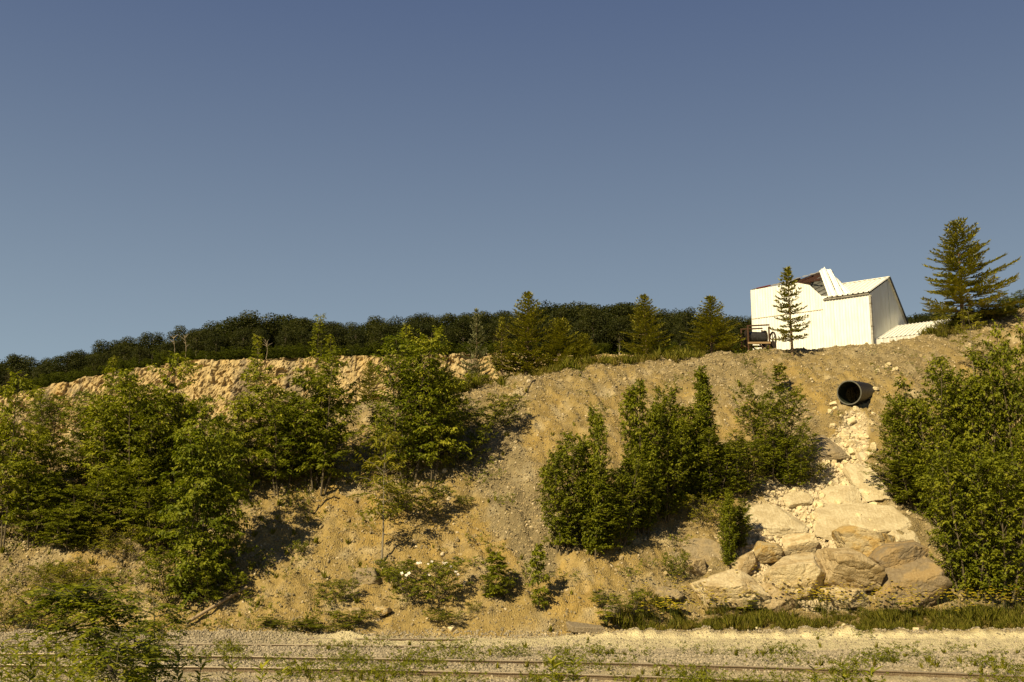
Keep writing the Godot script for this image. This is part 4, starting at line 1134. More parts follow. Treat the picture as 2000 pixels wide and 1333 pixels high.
func build_stones() -> void:
	var white := Color(1, 1, 1)
	var shapes := []
	for k in 4:
		shapes.append(stone(1, 400 + k, 7, 0.1, white, Color(0.86, 0.86, 0.86)))
	rng.seed = 501
	var sets := [[[], []], [[], []], [[], []], [[], []]]
	# scree and pebbles on the slope
	for k in 170000:
		var x := rf(-22.0, 24.0)
		var f := foot_at(x)
		var c := crest_at(x)
		var t := rf(-0.03, 1.06)
		var d := lerpf(f, c.x, t)
		var g := grey_share(x, d)
		var gl := sstep(0.0, 0.4, run(GULLY, x, d))
		if rng.randf() > 0.34 + 0.66 * g + gl + 0.3 * sstep(0.75, 1.0, t):
			continue
		var s := 0.011 + 0.028 * pow(rng.randf(), 3.0) + (0.055 * pow(rng.randf(), 2.0) * gl)
		if rng.randf() < 0.012:
			s *= 2.2
		var y := ground(x, d)
		var col := Color(0.17, 0.138, 0.082).lerp(Color(0.38, 0.29, 0.145), rng.randf()).lerp(Color(0.56, 0.46, 0.3), maxf(gl * 0.9, 0.8 if rng.randf() < 0.07 else 0.0))
		var q: Array = sets[k % 4]
		q[0].append(Transform3D(Basis.from_euler(Vector3(rf(0, TAU), rf(0, TAU), rf(0, TAU))) * Basis.from_scale(Vector3(s * rf(1.0, 1.6), s * rf(0.6, 1.0), s)), Vector3(x, y + s * 0.25, -d)))
		q[1].append(col)
	for k in 4:
		many("scree", shapes[k], M.stone, sets[k][0], sets[k][1], "loose grey and tan gravel strewn over the embankment slope", "gravel")
	# ballast round the tracks
	sets = [[[], []], [[], []], [[], []], [[], []]]
	for k in 100000:
		var d := rf(17.6, 29.0)
		var x := rf(-0.62, 0.62) * d
		var dust := dust_strip(x, d)
		var thick := sstep(-0.2, 0.3, -n_mid.get_noise_2d(x * 0.3 + 4.0, d * 1.3) - 0.75 * exp(-pow((d - 20.7) / 0.6, 2.0)) + 0.3 * sstep(22.0, 22.8, d) + 0.1)
		thick = maxf(thick, sstep(-3.5, -5.5, x) * sstep(24.5, 26.0, d))
		if rng.randf() > thick * (1.0 - dust * 0.97) + 0.04:
			continue
		var s := rf(0.014, 0.03)
		var y := ground(x, d)
		var col := Color(0.18, 0.152, 0.105).lerp(Color(0.39, 0.325, 0.22), rng.randf())
		var q: Array = sets[k % 4]
		q[0].append(Transform3D(Basis.from_euler(Vector3(rf(0, TAU), rf(0, TAU), rf(0, TAU))) * Basis.from_scale(Vector3(s * rf(0.9, 1.3), s * rf(0.7, 1.0), s)), Vector3(x, y + s * 0.3, -d)))
		q[1].append(col)
	for k in 4:
		many("ballast", shapes[k], M.stone, sets[k][0], sets[k][1], "dusty grey ballast stones between and beside the rails", "ballast")

# ---------------------------------------------------------------- the shed
# a ribbed sheet: u runs across the ribs from a0-b0 (foot) with top a1-b1; "out" is where the ribs stand out
func ribbed(st: Store, a0: Vector3, b0: Vector3, a1: Vector3, b1: Vector3, ribs: int, deep: float, out: Vector3, col: Color, curl := 0.0, rows := 1) -> void:
	var prof := []
	for k in ribs:
		for q in [[0.0, 0.0], [0.62, 0.0], [0.7, 1.0], [0.9, 1.0], [0.98, 0.0]]:
			prof.append([(k + q[0]) / ribs, q[1] * deep])
	prof.append([1.0, 0.0])
	var th := 0.008
	for r in rows:
		var r0 := float(r) / rows
		var r1 := float(r + 1) / rows
		var c0 := out * curl * r0 * r0
		var c1 := out * curl * r1 * r1
		for k in prof.size() - 1:
			var u: float = prof[k][0]
			var w: float = prof[k + 1][0]
			var p: Vector3 = a0.lerp(b0, u).lerp(a1.lerp(b1, u), r0) + out * prof[k][1] + c0
			var q: Vector3 = a0.lerp(b0, w).lerp(a1.lerp(b1, w), r0) + out * prof[k + 1][1] + c0
			var s: Vector3 = a0.lerp(b0, u).lerp(a1.lerp(b1, u), r1) + out * prof[k][1] + c1
			var t: Vector3 = a0.lerp(b0, w).lerp(a1.lerp(b1, w), r1) + out * prof[k + 1][1] + c1
			st.face([p, s, t, q], out, col)
			st.face([p - out * th, s - out * th, t - out * th, q - out * th], -out, col)
			if r == 0:
				st.face([p, q, q - out * th, p - out * th], p - s, col)
			if r == rows - 1:
				st.face([s, t, t - out * th, s - out * th], s - p, col)
	st.face([a0, a1, a1 - out * th, a0 - out * th], a0 - b0, col)
	st.face([b0, b1, b1 - out * th, b0 - out * th], b0 - a0, col)

func build_shed() -> void:
	var o := thing("metal_shed", "derelict white ribbed metal shed with torn roof on the crest of the slope", "shed", Vector3(16.40, 11.54, -47.00), deg_to_rad(-37.7))
	var white := Color(0.8, 0.79, 0.74)
	var top := func(s: float) -> float:
		return table([[0.0, 2.1], [2.1, 2.12], [2.95, 3.05], [3.7, 3.1], [5.82, 3.07]], s)
	# front wall: sheets 0.56 m wide, some missing or slipped
	var s := 0.0
	var n := 0
	rng.seed = 610
	while s < 5.8:
		var e := minf(s + 0.56, 5.82)
		var st := Store.new()
		var h0: float = top.call(s)
		var h1: float = top.call(e)
		var tone := rf(0.94, 1.0)
		var slip := rf(-0.006, 0.006)
		ribbed(st, Vector3(-e, -0.9, slip), Vector3(-s - 0.004, -0.9, slip), Vector3(-e, h1, slip), Vector3(-s - 0.004, h0, slip), 4, 0.024, Vector3(0, 0, 1), white * tone)
		part("wall_panel", st.mesh(), M.white_sheet, o)
		s = e
		n += 1
	var st2 := Store.new()
	bar(st2, Vector3(-5.8, 1.62, 0.034), Vector3(-2.2, 1.62, 0.034), 0.012, 0.03, Color(0.62, 0.56, 0.44))
	part("seam_strip", st2.mesh(), M.white_sheet, o)
	# gable end: smooth upright sheets following the roof
	var roof := func(d: float) -> float:
		return table([[0.0, 2.1], [2.82, 3.3], [5.15, 1.4]], d)
	s = 0.03
	while s < 5.1:
		var e := minf(s + 0.86, 5.15)
		var cuts := [s, e] if not (s < 2.82 and e > 2.82) else [s, 2.82, e]
		var st := Store.new()
		for k in cuts.size() - 1:
			ribbed(st, Vector3(0.02, -1.0, -cuts[k]), Vector3(0.02, -1.0, -cuts[k + 1] + 0.004), Vector3(0.02, roof.call(cuts[k]) - 0.03, -cuts[k]), Vector3(0.02, roof.call(cuts[k + 1]) - 0.03, -cuts[k + 1] + 0.004), 6, 0.008, Vector3(1, 0, 0), white * 0.97)
		part("gable_panel", st.mesh(), M.white_sheet, o)
		s = e
	# corner: two downpipes
	for dx in [0.05, 0.17]:
		var p := Store.new()
		p.tube([Vector3(0.05, -0.9, 0.08 - dx), Vector3(0.05, 0.6, 0.08 - dx), Vector3(0.05, 2.0, 0.08 - dx)], [0.035, 0.035, 0.035], 10, Color(0.62, 0.59, 0.5))
		var down := part("downpipe", p.mesh(), M.grey_sheet, o)
		for y in [0.5, 1.55]:
			var cl := Store.new()
			cl.tube([Vector3(0.05, y, 0.08 - dx), Vector3(0.05, y + 0.05, 0.08 - dx)], [0.046, 0.046], 10, Color(0.3, 0.27, 0.2))
			part("clip", cl.mesh(), M.grey_sheet, down)
	# front roof slope, the part that is still in place
	var slope := Vector3(0, 1.2, -2.82)
	var nrm := Vector3(0, 2.82, 1.2).normalized()
	s = -0.08
	while s < 2.1:
		var e := minf(s + 0.73, 2.15)
		var st := Store.new()
		var f := Vector3(0, 2.13, 0.12)
		ribbed(st, f + Vector3(-e, 0, 0), f + Vector3(-s - 0.004, 0, 0), f + Vector3(-e, 0, 0) + slope * 1.03, f + Vector3(-s - 0.004, 0, 0) + slope * 1.03, 3, 0.045, nrm, white)
		part("roof_panel", st.mesh(), M.white_sheet, o)
		s = e
	# back roof slope
	var st3 := Store.new()
	ribbed(st3, Vector3(-5.8, 3.34, -2.84), Vector3(0.1, 3.34, -2.84), Vector3(-5.8, 1.42, -5.25), Vector3(0.1, 1.42, -5.25), 24, 0.04, Vector3(0, 2.33, -1.9).normalized(), white)
	part("back_roof", st3.mesh(), M.white_sheet, o)
	var edge := Store.new()
	bar(edge, Vector3(0.12, 3.36, -2.83), Vector3(0.12, 1.4, -5.27), 0.05, 0.09, Color(0.06, 0.06, 0.055))
	part("gable_edge", edge.mesh(), M.grey_sheet, o)
	bar_part("ridge_cap", Vector3(-2.2, 3.4, -2.83), Vector3(0.13, 3.4, -2.83), 0.2, 0.03, Color(0.7, 0.69, 0.63), M.white_sheet, o)
	bar_part("eave_trim", Vector3(-2.15, 2.06, 0.06), Vector3(0.03, 2.05, 0.06), 0.05, 0.07, Color(0.3, 0.28, 0.23), M.grey_sheet, o)
	# left and back walls keep the inside dark
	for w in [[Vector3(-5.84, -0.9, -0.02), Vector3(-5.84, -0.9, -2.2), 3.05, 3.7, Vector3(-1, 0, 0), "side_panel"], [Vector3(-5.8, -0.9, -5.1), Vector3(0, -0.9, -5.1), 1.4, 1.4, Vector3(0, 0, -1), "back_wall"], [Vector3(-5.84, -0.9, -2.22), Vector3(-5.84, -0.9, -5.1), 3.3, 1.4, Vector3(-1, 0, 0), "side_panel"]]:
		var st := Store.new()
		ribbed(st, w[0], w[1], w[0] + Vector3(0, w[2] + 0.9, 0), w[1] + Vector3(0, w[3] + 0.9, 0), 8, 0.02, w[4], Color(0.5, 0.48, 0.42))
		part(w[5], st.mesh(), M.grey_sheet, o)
	# the raised left bay: what is left of its roof, and the frame inside it
	var band := Store.new()
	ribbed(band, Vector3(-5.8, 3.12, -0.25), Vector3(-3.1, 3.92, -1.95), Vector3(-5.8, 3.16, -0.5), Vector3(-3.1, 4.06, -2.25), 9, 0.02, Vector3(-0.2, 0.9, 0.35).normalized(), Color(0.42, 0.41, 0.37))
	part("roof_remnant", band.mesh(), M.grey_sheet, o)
	var left := Store.new()
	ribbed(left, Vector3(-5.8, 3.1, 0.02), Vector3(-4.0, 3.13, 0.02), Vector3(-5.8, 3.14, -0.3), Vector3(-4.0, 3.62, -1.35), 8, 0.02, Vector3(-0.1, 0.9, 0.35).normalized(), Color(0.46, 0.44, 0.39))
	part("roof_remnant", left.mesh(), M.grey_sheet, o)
	bar_part("rusty_strip", Vector3(-5.5, 3.11, 0.02), Vector3(-4.75, 3.16, 0.02), 0.04, 0.05, Color(0.2, 0.045, 0.03), M.rust, o)
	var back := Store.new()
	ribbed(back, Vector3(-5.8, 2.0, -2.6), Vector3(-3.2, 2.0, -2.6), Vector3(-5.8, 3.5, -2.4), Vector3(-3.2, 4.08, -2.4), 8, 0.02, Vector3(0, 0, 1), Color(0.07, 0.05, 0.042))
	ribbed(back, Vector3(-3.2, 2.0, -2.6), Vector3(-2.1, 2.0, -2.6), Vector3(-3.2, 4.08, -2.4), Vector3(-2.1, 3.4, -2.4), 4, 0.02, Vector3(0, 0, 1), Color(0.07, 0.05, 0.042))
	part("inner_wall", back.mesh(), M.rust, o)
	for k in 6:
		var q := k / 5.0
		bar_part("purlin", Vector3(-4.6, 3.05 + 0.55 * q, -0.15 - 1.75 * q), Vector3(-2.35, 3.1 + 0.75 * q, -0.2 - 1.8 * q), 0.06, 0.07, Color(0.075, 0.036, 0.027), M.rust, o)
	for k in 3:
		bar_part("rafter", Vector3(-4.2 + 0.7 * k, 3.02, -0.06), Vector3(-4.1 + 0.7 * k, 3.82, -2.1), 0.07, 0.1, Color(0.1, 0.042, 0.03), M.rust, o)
	# the torn sheets
	var t890 := Store.new()
	ribbed(t890, Vector3(-1.87, 2.18, 0.10), Vector3(-1.46, 2.15, 0.10), Vector3(-2.49, 3.70, -0.55), Vector3(-2.21, 3.83, -0.55), 2, 0.07, Vector3(0.35, 0.2, 0.9).normalized(), white, -0.12, 6)
	part("torn_roof_sheet", t890.mesh(), M.white_sheet, o)
	var t904 := Store.new()
	ribbed(t904, Vector3(-1.46, 2.18, -0.04), Vector3(-1.17, 2.16, -0.04), Vector3(-2.29, 3.83, -0.95), Vector3(-2.06, 3.77, -0.95), 1, 0.07, Vector3(0.35, 0.2, 0.9).normalized(), white, -0.12, 6)
	part("torn_roof_sheet", t904.mesh(), M.white_sheet, o)
	var t910 := Store.new()
	ribbed(t910, Vector3(-1.14, 2.17, -0.10), Vector3(-0.85, 2.22, -0.10), Vector3(-1.96, 3.48, -1.10), Vector3(-1.82, 3.28, -1.10), 1, 0.07, Vector3(0.35, 0.2, 0.9).normalized(), white, -0.12, 6)
	part("torn_roof_sheet", t910.mesh(), M.white_sheet, o)
	var under := Store.new()
	ribbed(under, Vector3(-2.38, 2.22, -0.25), Vector3(-2.93, 3.06, -0.30), Vector3(-1.93, 2.40, -0.35), Vector3(-2.49, 3.47, -0.90), 5, 0.05, Vector3(-0.3, 0.2, 0.9).normalized(), Color(0.13, 0.13, 0.125), 0.0, 1)
	part("hanging_roof_sheet", under.mesh(), M.grey_sheet, o)


func bar_part(called: String, a: Vector3, b: Vector3, w: float, h: float, col: Color, m: Material, parent: Node) -> void:
	var st := Store.new()
	bar(st, a, b, w, h, col)
	part(called, st.mesh(), m, parent)

func build_annex() -> void:
	var o := thing("low_shed", "low white lean-to with ribbed metal roof beside the derelict shed", "shed")
	var q := [Vector3(16.39, 11.49, -47.20), Vector3(20.42, 12.07, -48.00), Vector3(21.79, 13.14, -50.30), Vector3(18.45, 12.67, -50.00)]   # front left, front right, back right, back left
	var n: Vector3 = (q[1] - q[0]).cross(q[3] - q[0]).normalized()
	if n.y < 0.0:
		n = -n
	for k in 9:
		var u0 := k / 9.0
		var u1 := (k + 0.995) / 9.0
		var st := Store.new()
		ribbed(st, q[0].lerp(q[1], u0), q[0].lerp(q[1], u1), q[3].lerp(q[2], u0), q[3].lerp(q[2], u1), 2, 0.035, n, Color(0.78, 0.77, 0.72))
		part("roof_panel", st.mesh(), M.white_sheet, o)
	var drop := Vector3(0, -1.6, 0)
	for e in [[0, 1, "front_wall"], [1, 2, "side_wall"], [2, 3, "back_wall"], [3, 0, "side_wall"]]:
		var st := Store.new()
		var a: Vector3 = q[e[0]] + Vector3(0, -0.02, 0)
		var b: Vector3 = q[e[1]] + Vector3(0, -0.02, 0)
		var c: Vector3 = (q[0] + q[1] + q[2] + q[3]) / 4.0
		var out := Vector3(-(b - a).z, 0, (b - a).x).normalized()
		if out.dot((a + b) * 0.5 - c) < 0.0:
			out = -out
		ribbed(st, a + drop, b + drop, a, b, 12, 0.015, out, Color(0.76, 0.75, 0.7))
		part(e[2], st.mesh(), M.white_sheet, o)

func build_winch() -> void:
	var at := Vector3(10.93, 11.11, -46.20)
	at.y = ground(at.x, -at.z) - 0.05
	var o := thing("cable_winch", "rusty cable winch with black drum in a frame left of the white shed", "winch", at, 0.15)
	var rust := Color(0.13, 0.075, 0.045)
	for x in [-0.52, 0.46]:
		for z in [-0.4, 0.4]:
			bar_part("post", Vector3(x, -0.1, z), Vector3(x, 1.2, z), 0.06, 0.06, rust, M.rust, o)
	for z in [-0.4, 0.4]:
		bar_part("rail_bar", Vector3(-0.56, 1.2, z), Vector3(0.5, 1.28, z), 0.06, 0.06, rust, M.rust, o)
		bar_part("plank", Vector3(-0.56, 0.42, z * 1.12), Vector3(0.5, 0.46, z * 1.12), 0.05, 0.09, Color(0.3, 0.2, 0.1), M.wood, o)
		bar_part("brace", Vector3(0.0, 0.4, z), Vector3(0.5, -0.1, z), 0.05, 0.05, rust, M.rust, o)
	var drum := Store.new()
	var pts := []
	var rad := []
	for k in 37:
		pts.append(Vector3(-0.4 + 0.76 * k / 36.0, 0.74, 0))
		rad.append(0.27 + (0.012 if k % 2 == 0 else 0.0))
	drum.tube(pts, rad, 22, Color(0.05, 0.047, 0.045))
	var dr := part("drum", drum.mesh(), M.grey_sheet, o)
	for x in [-0.44, 0.4]:
		var fl := Store.new()
		fl.tube([Vector3(x - 0.02, 0.74, 0), Vector3(x - 0.02, 0.74, 0.001), Vector3(x + 0.02, 0.74, 0)], [0.0, 0.36, 0.36], 22, Color(0.09, 0.075, 0.06))
		for side in [-0.02, 0.02]:
			for k in 22:
				var a := TAU * k / 22.0
				var b := TAU * (k + 1) / 22.0
				var p := Vector3(x + side, 0.74, 0)
				fl.tri(p, p + Vector3(0, cos(a), sin(a)) * 0.36, p + Vector3(0, cos(b), sin(b)) * 0.36, Color(0.09, 0.075, 0.06))
		part("flange", fl.mesh(), M.rust, dr)
	var wheel := Store.new()
	var ring := []
	var rr := []
	for k in 25:
		var a := TAU * k / 24.0
		ring.append(Vector3(0.78, 0.66 + cos(a) * 0.36, sin(a) * 0.36))
		rr.append(0.045)
	wheel.tube(ring, rr, 7, Color(0.1, 0.09, 0.08))
	for k in 6:
		var a := TAU * k / 6.0
		bar(wheel, Vector3(0.78, 0.66, 0), Vector3(0.78, 0.66 + cos(a) * 0.36, sin(a) * 0.36), 0.035, 0.035, Color(0.1, 0.07, 0.05))
	part("gear_wheel", wheel.mesh(), M.rust, o)
	var motor := Store.new()
	motor.box(Transform3D(Basis.from_scale(Vector3(0.22, 0.26, 0.3)), Vector3(0.62, 0.3, 0.0)), Color(0.06, 0.05, 0.045), 0.04)
	part("gearbox", motor.mesh(), M.rust, o)

func build_culvert() -> void:
	# a lathe wall: outside, lip, inside
	var o := thing("culvert_pipe", "dark plastic culvert pipe jutting from the slope above the pale gully", "pipe", Vector3(13.30, 8.13, -40.64))
	var axis := Vector3(-0.55, -0.08, 0.84).normalized()   # out of the slope
	var x := axis.cross(Vector3.UP).normalized()
	o.transform.basis = Basis(x, axis, x.cross(axis))
	var seg := 40
	var make := func(rings: Array, col: Color) -> ArrayMesh:
		var st := Store.new()
		for k in rings.size() - 1:
			for s in seg:
				var a := TAU * s / seg
				var b := TAU * (s + 1) / seg
				var p := func(r: Array, t: float) -> Vector3:
					return Vector3(cos(t) * r[0], r[1], sin(t) * r[0])
				var q := [p.call(rings[k], a), p.call(rings[k + 1], a), p.call(rings[k + 1], b), p.call(rings[k], b)]
				var m := (a + b) * 0.5
				var tan_y: float = rings[k + 1][1] - rings[k][1]
				var tan_r: float = rings[k + 1][0] - rings[k][0]
				st.face(q, Vector3(cos(m) * tan_y, -tan_r, sin(m) * tan_y), col)
		return st.mesh()
	var outer := []
	for k in 22:
		var y := -1.9 + k * 0.11
		outer.append([0.475 + (0.014 if k % 2 == 0 else 0.0), y])
	outer.append([0.475, 0.5])
	part("outer_wall", make.call(outer, Color(0.014, 0.014, 0.014)), M.pipe_plastic, o)
	part("rim", make.call([[0.475, 0.5], [0.478, 0.512], [0.47, 0.52], [0.44, 0.52], [0.43, 0.512], [0.428, 0.495]], Color(0.16, 0.16, 0.13)), M.pipe_plastic, o)
	part("lining", make.call([[0.428, 0.495], [0.426, 0.0], [0.426, -1.9], [0.0, -1.9]], Color(0.06, 0.075, 0.05)), M.pipe_plastic, o)

func build_rails() -> void:
	# label, points x, deep
	var list := [
		["nearest rail, shiny brown, along the bottom of the photo", [Vector2(-13.00, 22.17), Vector2(-10.28, 21.91), Vector2(-6.67, 21.57), Vector2(-3.99, 21.28), Vector2(0.00, 20.62), Vector2(2.81, 19.99), Vector2(4.57, 19.54), Vector2(6.71, 18.88), Vector2(9.26, 18.03)], 0.09],
		["second rail from the bottom, running the full width behind the nearest", [Vector2(-14.28, 24.30), Vector2(-11.27, 23.99), Vector2(-7.31, 23.58), Vector2(-4.36, 23.19), Vector2(0.00, 22.58), Vector2(3.10, 22.00), Vector2(6.89, 21.00), Vector2(9.44, 20.17), Vector2(11.71, 19.27)], 0.09],
		["thin upper rail at left, half sunk in ballast below the slope", [Vector2(-15.74, 26.75), Vector2(-12.78, 27.14), Vector2(-8.73, 27.68), Vector2(-4.59, 27.81), Vector2(-1.30, 27.68)], 0.05],
		["thin lower rail at left running into the pale dusty strip", [Vector2(-15.15, 25.77), Vector2(-12.29, 26.13), Vector2(-8.36, 26.50), Vector2(-3.69, 26.13), Vector2(-1.21, 25.77)], 0.05],
	]
	for r in list:
		var o := thing("rail", r[0], "rail", Vector3.ZERO, 0.0, "steel rails of the two tracks")
		var pts: Array = r[1]
		var fine := []
		for k in pts.size() - 1:
			for q in 6:
				var u := q / 6.0
				var p0: Vector2 = pts[maxi(k - 1, 0)]
				var p3: Vector2 = pts[mini(k + 2, pts.size() - 1)]
				fine.append((pts[k] as Vector2).cubic_interpolate(pts[k + 1], p0, p3, u))
		fine.append(pts[-1])
		var h: float = r[2]
		var last: Node = o
		for job in [["rail_body", [[-0.036, 0.0], [-0.036, -0.022], [-0.012, -0.034], [-0.012, -0.1], [-0.065, -0.122], [0.065, -0.122], [0.012, -0.1], [0.012, -0.034], [0.036, -0.022], [0.036, 0.0]], Color(0.25, 0.205, 0.14), M.rust], ["running_surface", [[-0.034, 0.001], [-0.03, 0.007], [0.03, 0.007], [0.034, 0.001]], Color(0.34, 0.29, 0.21), M.rail_steel]]:
			var st := Store.new()
			var prof: Array = job[1]
			for k in fine.size() - 1:
				var a: Vector2 = fine[k]
				var b: Vector2 = fine[k + 1]
				var da: Vector2 = (fine[mini(k + 1, fine.size() - 1)] - fine[maxi(k - 1, 0)]).normalized()
				var db: Vector2 = (fine[mini(k + 2, fine.size() - 1)] - fine[k]).normalized()
				for j in prof.size() - 1:
					var put := func(c: Vector2, d: Vector2, w: Array) -> Vector3:
						var s := Vector2(-d.y, d.x)
						return Vector3(c.x + s.x * w[0], h + w[1], -(c.y + s.y * w[0]))
					var e: Array = prof[j]
					var f: Array = prof[j + 1]
					var nn: Vector3 = Vector3(0, f[0] - e[0], 0) + Vector3(-da.y, 0, -da.x) * (e[1] - f[1])
					st.face([put.call(a, da, e), put.call(a, da, f), put.call(b, db, f), put.call(b, db, e)], nn, job[2])
			last = part(job[0], st.mesh(), job[3], last)

# ---------------------------------------------------------------- grass, flowers, foreground
func tuft(sd: int, blades: int, h: float, w: float, spread: float, cols: Array) -> ArrayMesh:
	rng.seed = sd
	var st := Store.new()
	for k in blades:
		var a := rf(0, TAU)
		var lean := rf(0.1, 0.75)
		var d := Vector3(cos(a) * lean, 1.0, sin(a) * lean).normalized()
		var up := Vector3(-d.x, 0.35, -d.z) + Vector3(rf(-0.4, 0.4), 0, rf(-0.4, 0.4))
		up = (up - d * up.dot(d)).normalized()
		st.leaf(Vector3(rf(-1, 1), 0, rf(-1, 1)) * spread, d, up, h * rf(0.5, 1.1), w, pick(cols, rng.randf()), 0.06)
	return st.mesh()

func build_small_growth() -> void:
	var g0 := tuft(701, 34, 0.34, 0.014, 0.1, [Color(0.11, 0.12, 0.012), Color(0.22, 0.21, 0.025), Color(0.36, 0.29, 0.07)])
	var g1 := tuft(702, 26, 0.26, 0.012, 0.08, [Color(0.13, 0.12, 0.015), Color(0.25, 0.21, 0.035), Color(0.4, 0.29, 0.1)])
	rng.seed = 703
	var places := [[], []]
	for k in 3600:
		var x := rf(2.6, 21.0)
		var d := rf(28.7, 31.6)
		var edge := n_mid.get_noise_2d(x * 0.9, d * 0.9 + 3.0)
		if rng.randf() > sstep(2.6, 5.0, x + edge * 2.0) * sstep(28.6, 29.3, d + edge) or d > 30.4 + edge * 1.6 + 0.05 * x:
			continue
		places[k % 2].append(Transform3D(Basis(Vector3.UP, rf(0, TAU)) * Basis.from_scale(Vector3.ONE * rf(0.5, 1.1) * (0.75 + 0.9 * maxf(-0.4, n_mid.get_noise_2d(x * 0.8 + 7.0, d * 0.8)))), spot(x, d)))
	# tufts along the crest
	for k in 2600:
		var x := rf(-4.0, 24.0)
		var c := crest_at(x)
		var d := c.x + rf(-0.2, 5.0)
		var want := maxf(sstep(9.5, 7.0, x), sstep(18.4, 19.6, x))
		if rng.randf() > want * 0.9 * sstep(-0.35, 0.3, n_mid.get_noise_2d(x * 0.7, 2.0) + 0.2):
			continue
		places[k % 2].append(Transform3D(Basis(Vector3.UP, rf(0, TAU)) * Basis.from_scale(Vector3.ONE * rf(0.8, 1.7)), spot(x, d)))
	many("grass", g0, M.leaf, places[0], [], "green grass along the foot of the boulders and on the crest", "grass")
	many("grass", g1, M.leaf, places[1], [], "yellowing green grass along the foot of the boulders and on the crest", "grass")
	# weeds between the rails and on the slope
	places = [[], []]
	for k in 1900:
		var d := rf(18.2, 28.3)
		var x := rf(-0.56, 0.56) * d
		if n_mid.get_noise_2d(x * 0.5 + 60.0, d * 1.1) < 0.05 or dust_strip(x, d) > 0.5 and rng.randf() < 0.9:
			continue
		places[k % 2].append(Transform3D(Basis(Vector3.UP, rf(0, TAU)) * Basis.from_scale(Vector3.ONE * rf(0.3, 0.8)), spot(x, d)))
	for k in 3200:
		var x := rf(-21.0, 20.0)
		var c := crest_at(x)
		var f := foot_at(x)
		var t := rf(0.0, 1.0)
		var d := lerpf(f, c.x, t)
		var want := sstep(0.05, 0.4, n_mid.get_noise_2d(x * 0.4 + 20.0, d * 0.4)) * 0.3 + 0.03 + sstep(-2.0, -8.0, x) * 0.4
		if rng.randf() > want or run(GULLY, x, d) > 0.0:
			continue
		places[k % 2].append(Transform3D(Basis(Vector3.UP, rf(0, TAU)) * Basis.from_scale(Vector3.ONE * rf(0.35, 1.1)), spot(x, d)))
	many("weeds", crop("weed")[1], M.leaf, places[0], [], "small leafy weeds dotted over the slope and the track bed", "weeds")
	many("weeds", tuft(705, 16, 0.3, 0.03, 0.05, GREENS.yellow), M.leaf, places[1], [], "small grassy weeds dotted over the slope and the track bed", "weeds")
	# yellow flowers over the grass
	var st := Store.new()
	st.tube([Vector3.ZERO, Vector3(0.01, 0.25, 0), Vector3(0.03, 0.5, 0.01)], [0.004, 0.003, 0.002], 3, Color(0.09, 0.1, 0.02))
	for q in 4:
		st.leaf(Vector3(0.02, 0.46 + 0.02 * q, 0), Vector3(cos(q * 1.6), 0.3, sin(q * 1.6)).normalized(), Vector3.UP, 0.03, 0.012, Color(0.1, 0.12, 0.02))
	for b in 3:
		var head := Vector3(0.03 + 0.09 * (b - 1), 0.5 + 0.07 * (b % 2), 0.04 * b)
		for q in 6:
			var a := TAU * q / 6.0
			var d := Vector3(cos(a), 0.35, sin(a)).normalized()
			st.leaf(head, d, (Vector3.UP - d * d.y).normalized(), 0.042, 0.04, Color(0.8, 0.64, 0.05), 0.05)
	var fl := []
	for k in 300:
		var cl: Array = [[5.35, 30.42, 0.70], [8.00, 31.02, 0.80], [8.68, 31.06, 0.60], [9.90, 30.34, 1.10], [10.61, 30.34, 0.90], [13.77, 30.34, 0.70], [14.43, 30.82, 0.50], [12.51, 30.10, 0.80], [3.77, 29.60, 0.60]][rng.randi() % 9]
		var x: float = cl[0] + rng.randfn() * cl[2]
		var d: float = cl[1] + rng.randfn() * 0.35
		fl.append(Transform3D(Basis(Vector3.UP, rf(0, TAU)) * Basis.from_scale(Vector3(1.25, rf(0.8, 1.5), 1.25)), spot(x, d)))
	many("yellow_flowers", st.mesh(), M.petal, fl, [], "small yellow flowers standing over the grass before the boulders", "flowers")
	# broad butterbur leaves
	for b in [["broad-leaved green plant under the left cream boulder", 6.71, 30.72, 1], ["broad-leaved plant in the grass before the lichened boulder", 11.11, 30.34, 2], ["broad-leaved plant at the left end of the grass", 4.53, 30.44, 3], ["broad-leaved plant trailing over the dusty bank left of the grass", 2.55, 29.18, 4]]:
		rng.seed = 720 + b[3]
		var s2 := Store.new()
		for k in 9:
			var a := rf(0, TAU)
			var hh := rf(0.15, 0.42)
			var foot := Vector3(cos(a), 0, sin(a)) * rf(0.05, 0.3) + Vector3(0, hh, 0)
			s2.tube([Vector3(0, 0, 0), foot], [0.008, 0.006], 4, Color(0.12, 0.13, 0.03))
			for q in 7:
				var e := a + (q - 3) * 0.75
				var d := Vector3(cos(e), rf(-0.2, 0.0), sin(e)).normalized()
				s2.leaf(foot, d, (Vector3.UP - d * d.y).normalized(), rf(0.14, 0.18), 0.13, pick(GREENS.light, rf(0.4, 1.0)), 0.03)
		var o := thing("broad_leaf_plant", b[0], "plant", spot(b[1], b[2]))
		part("foliage", s2.mesh(), M.leaf, o)

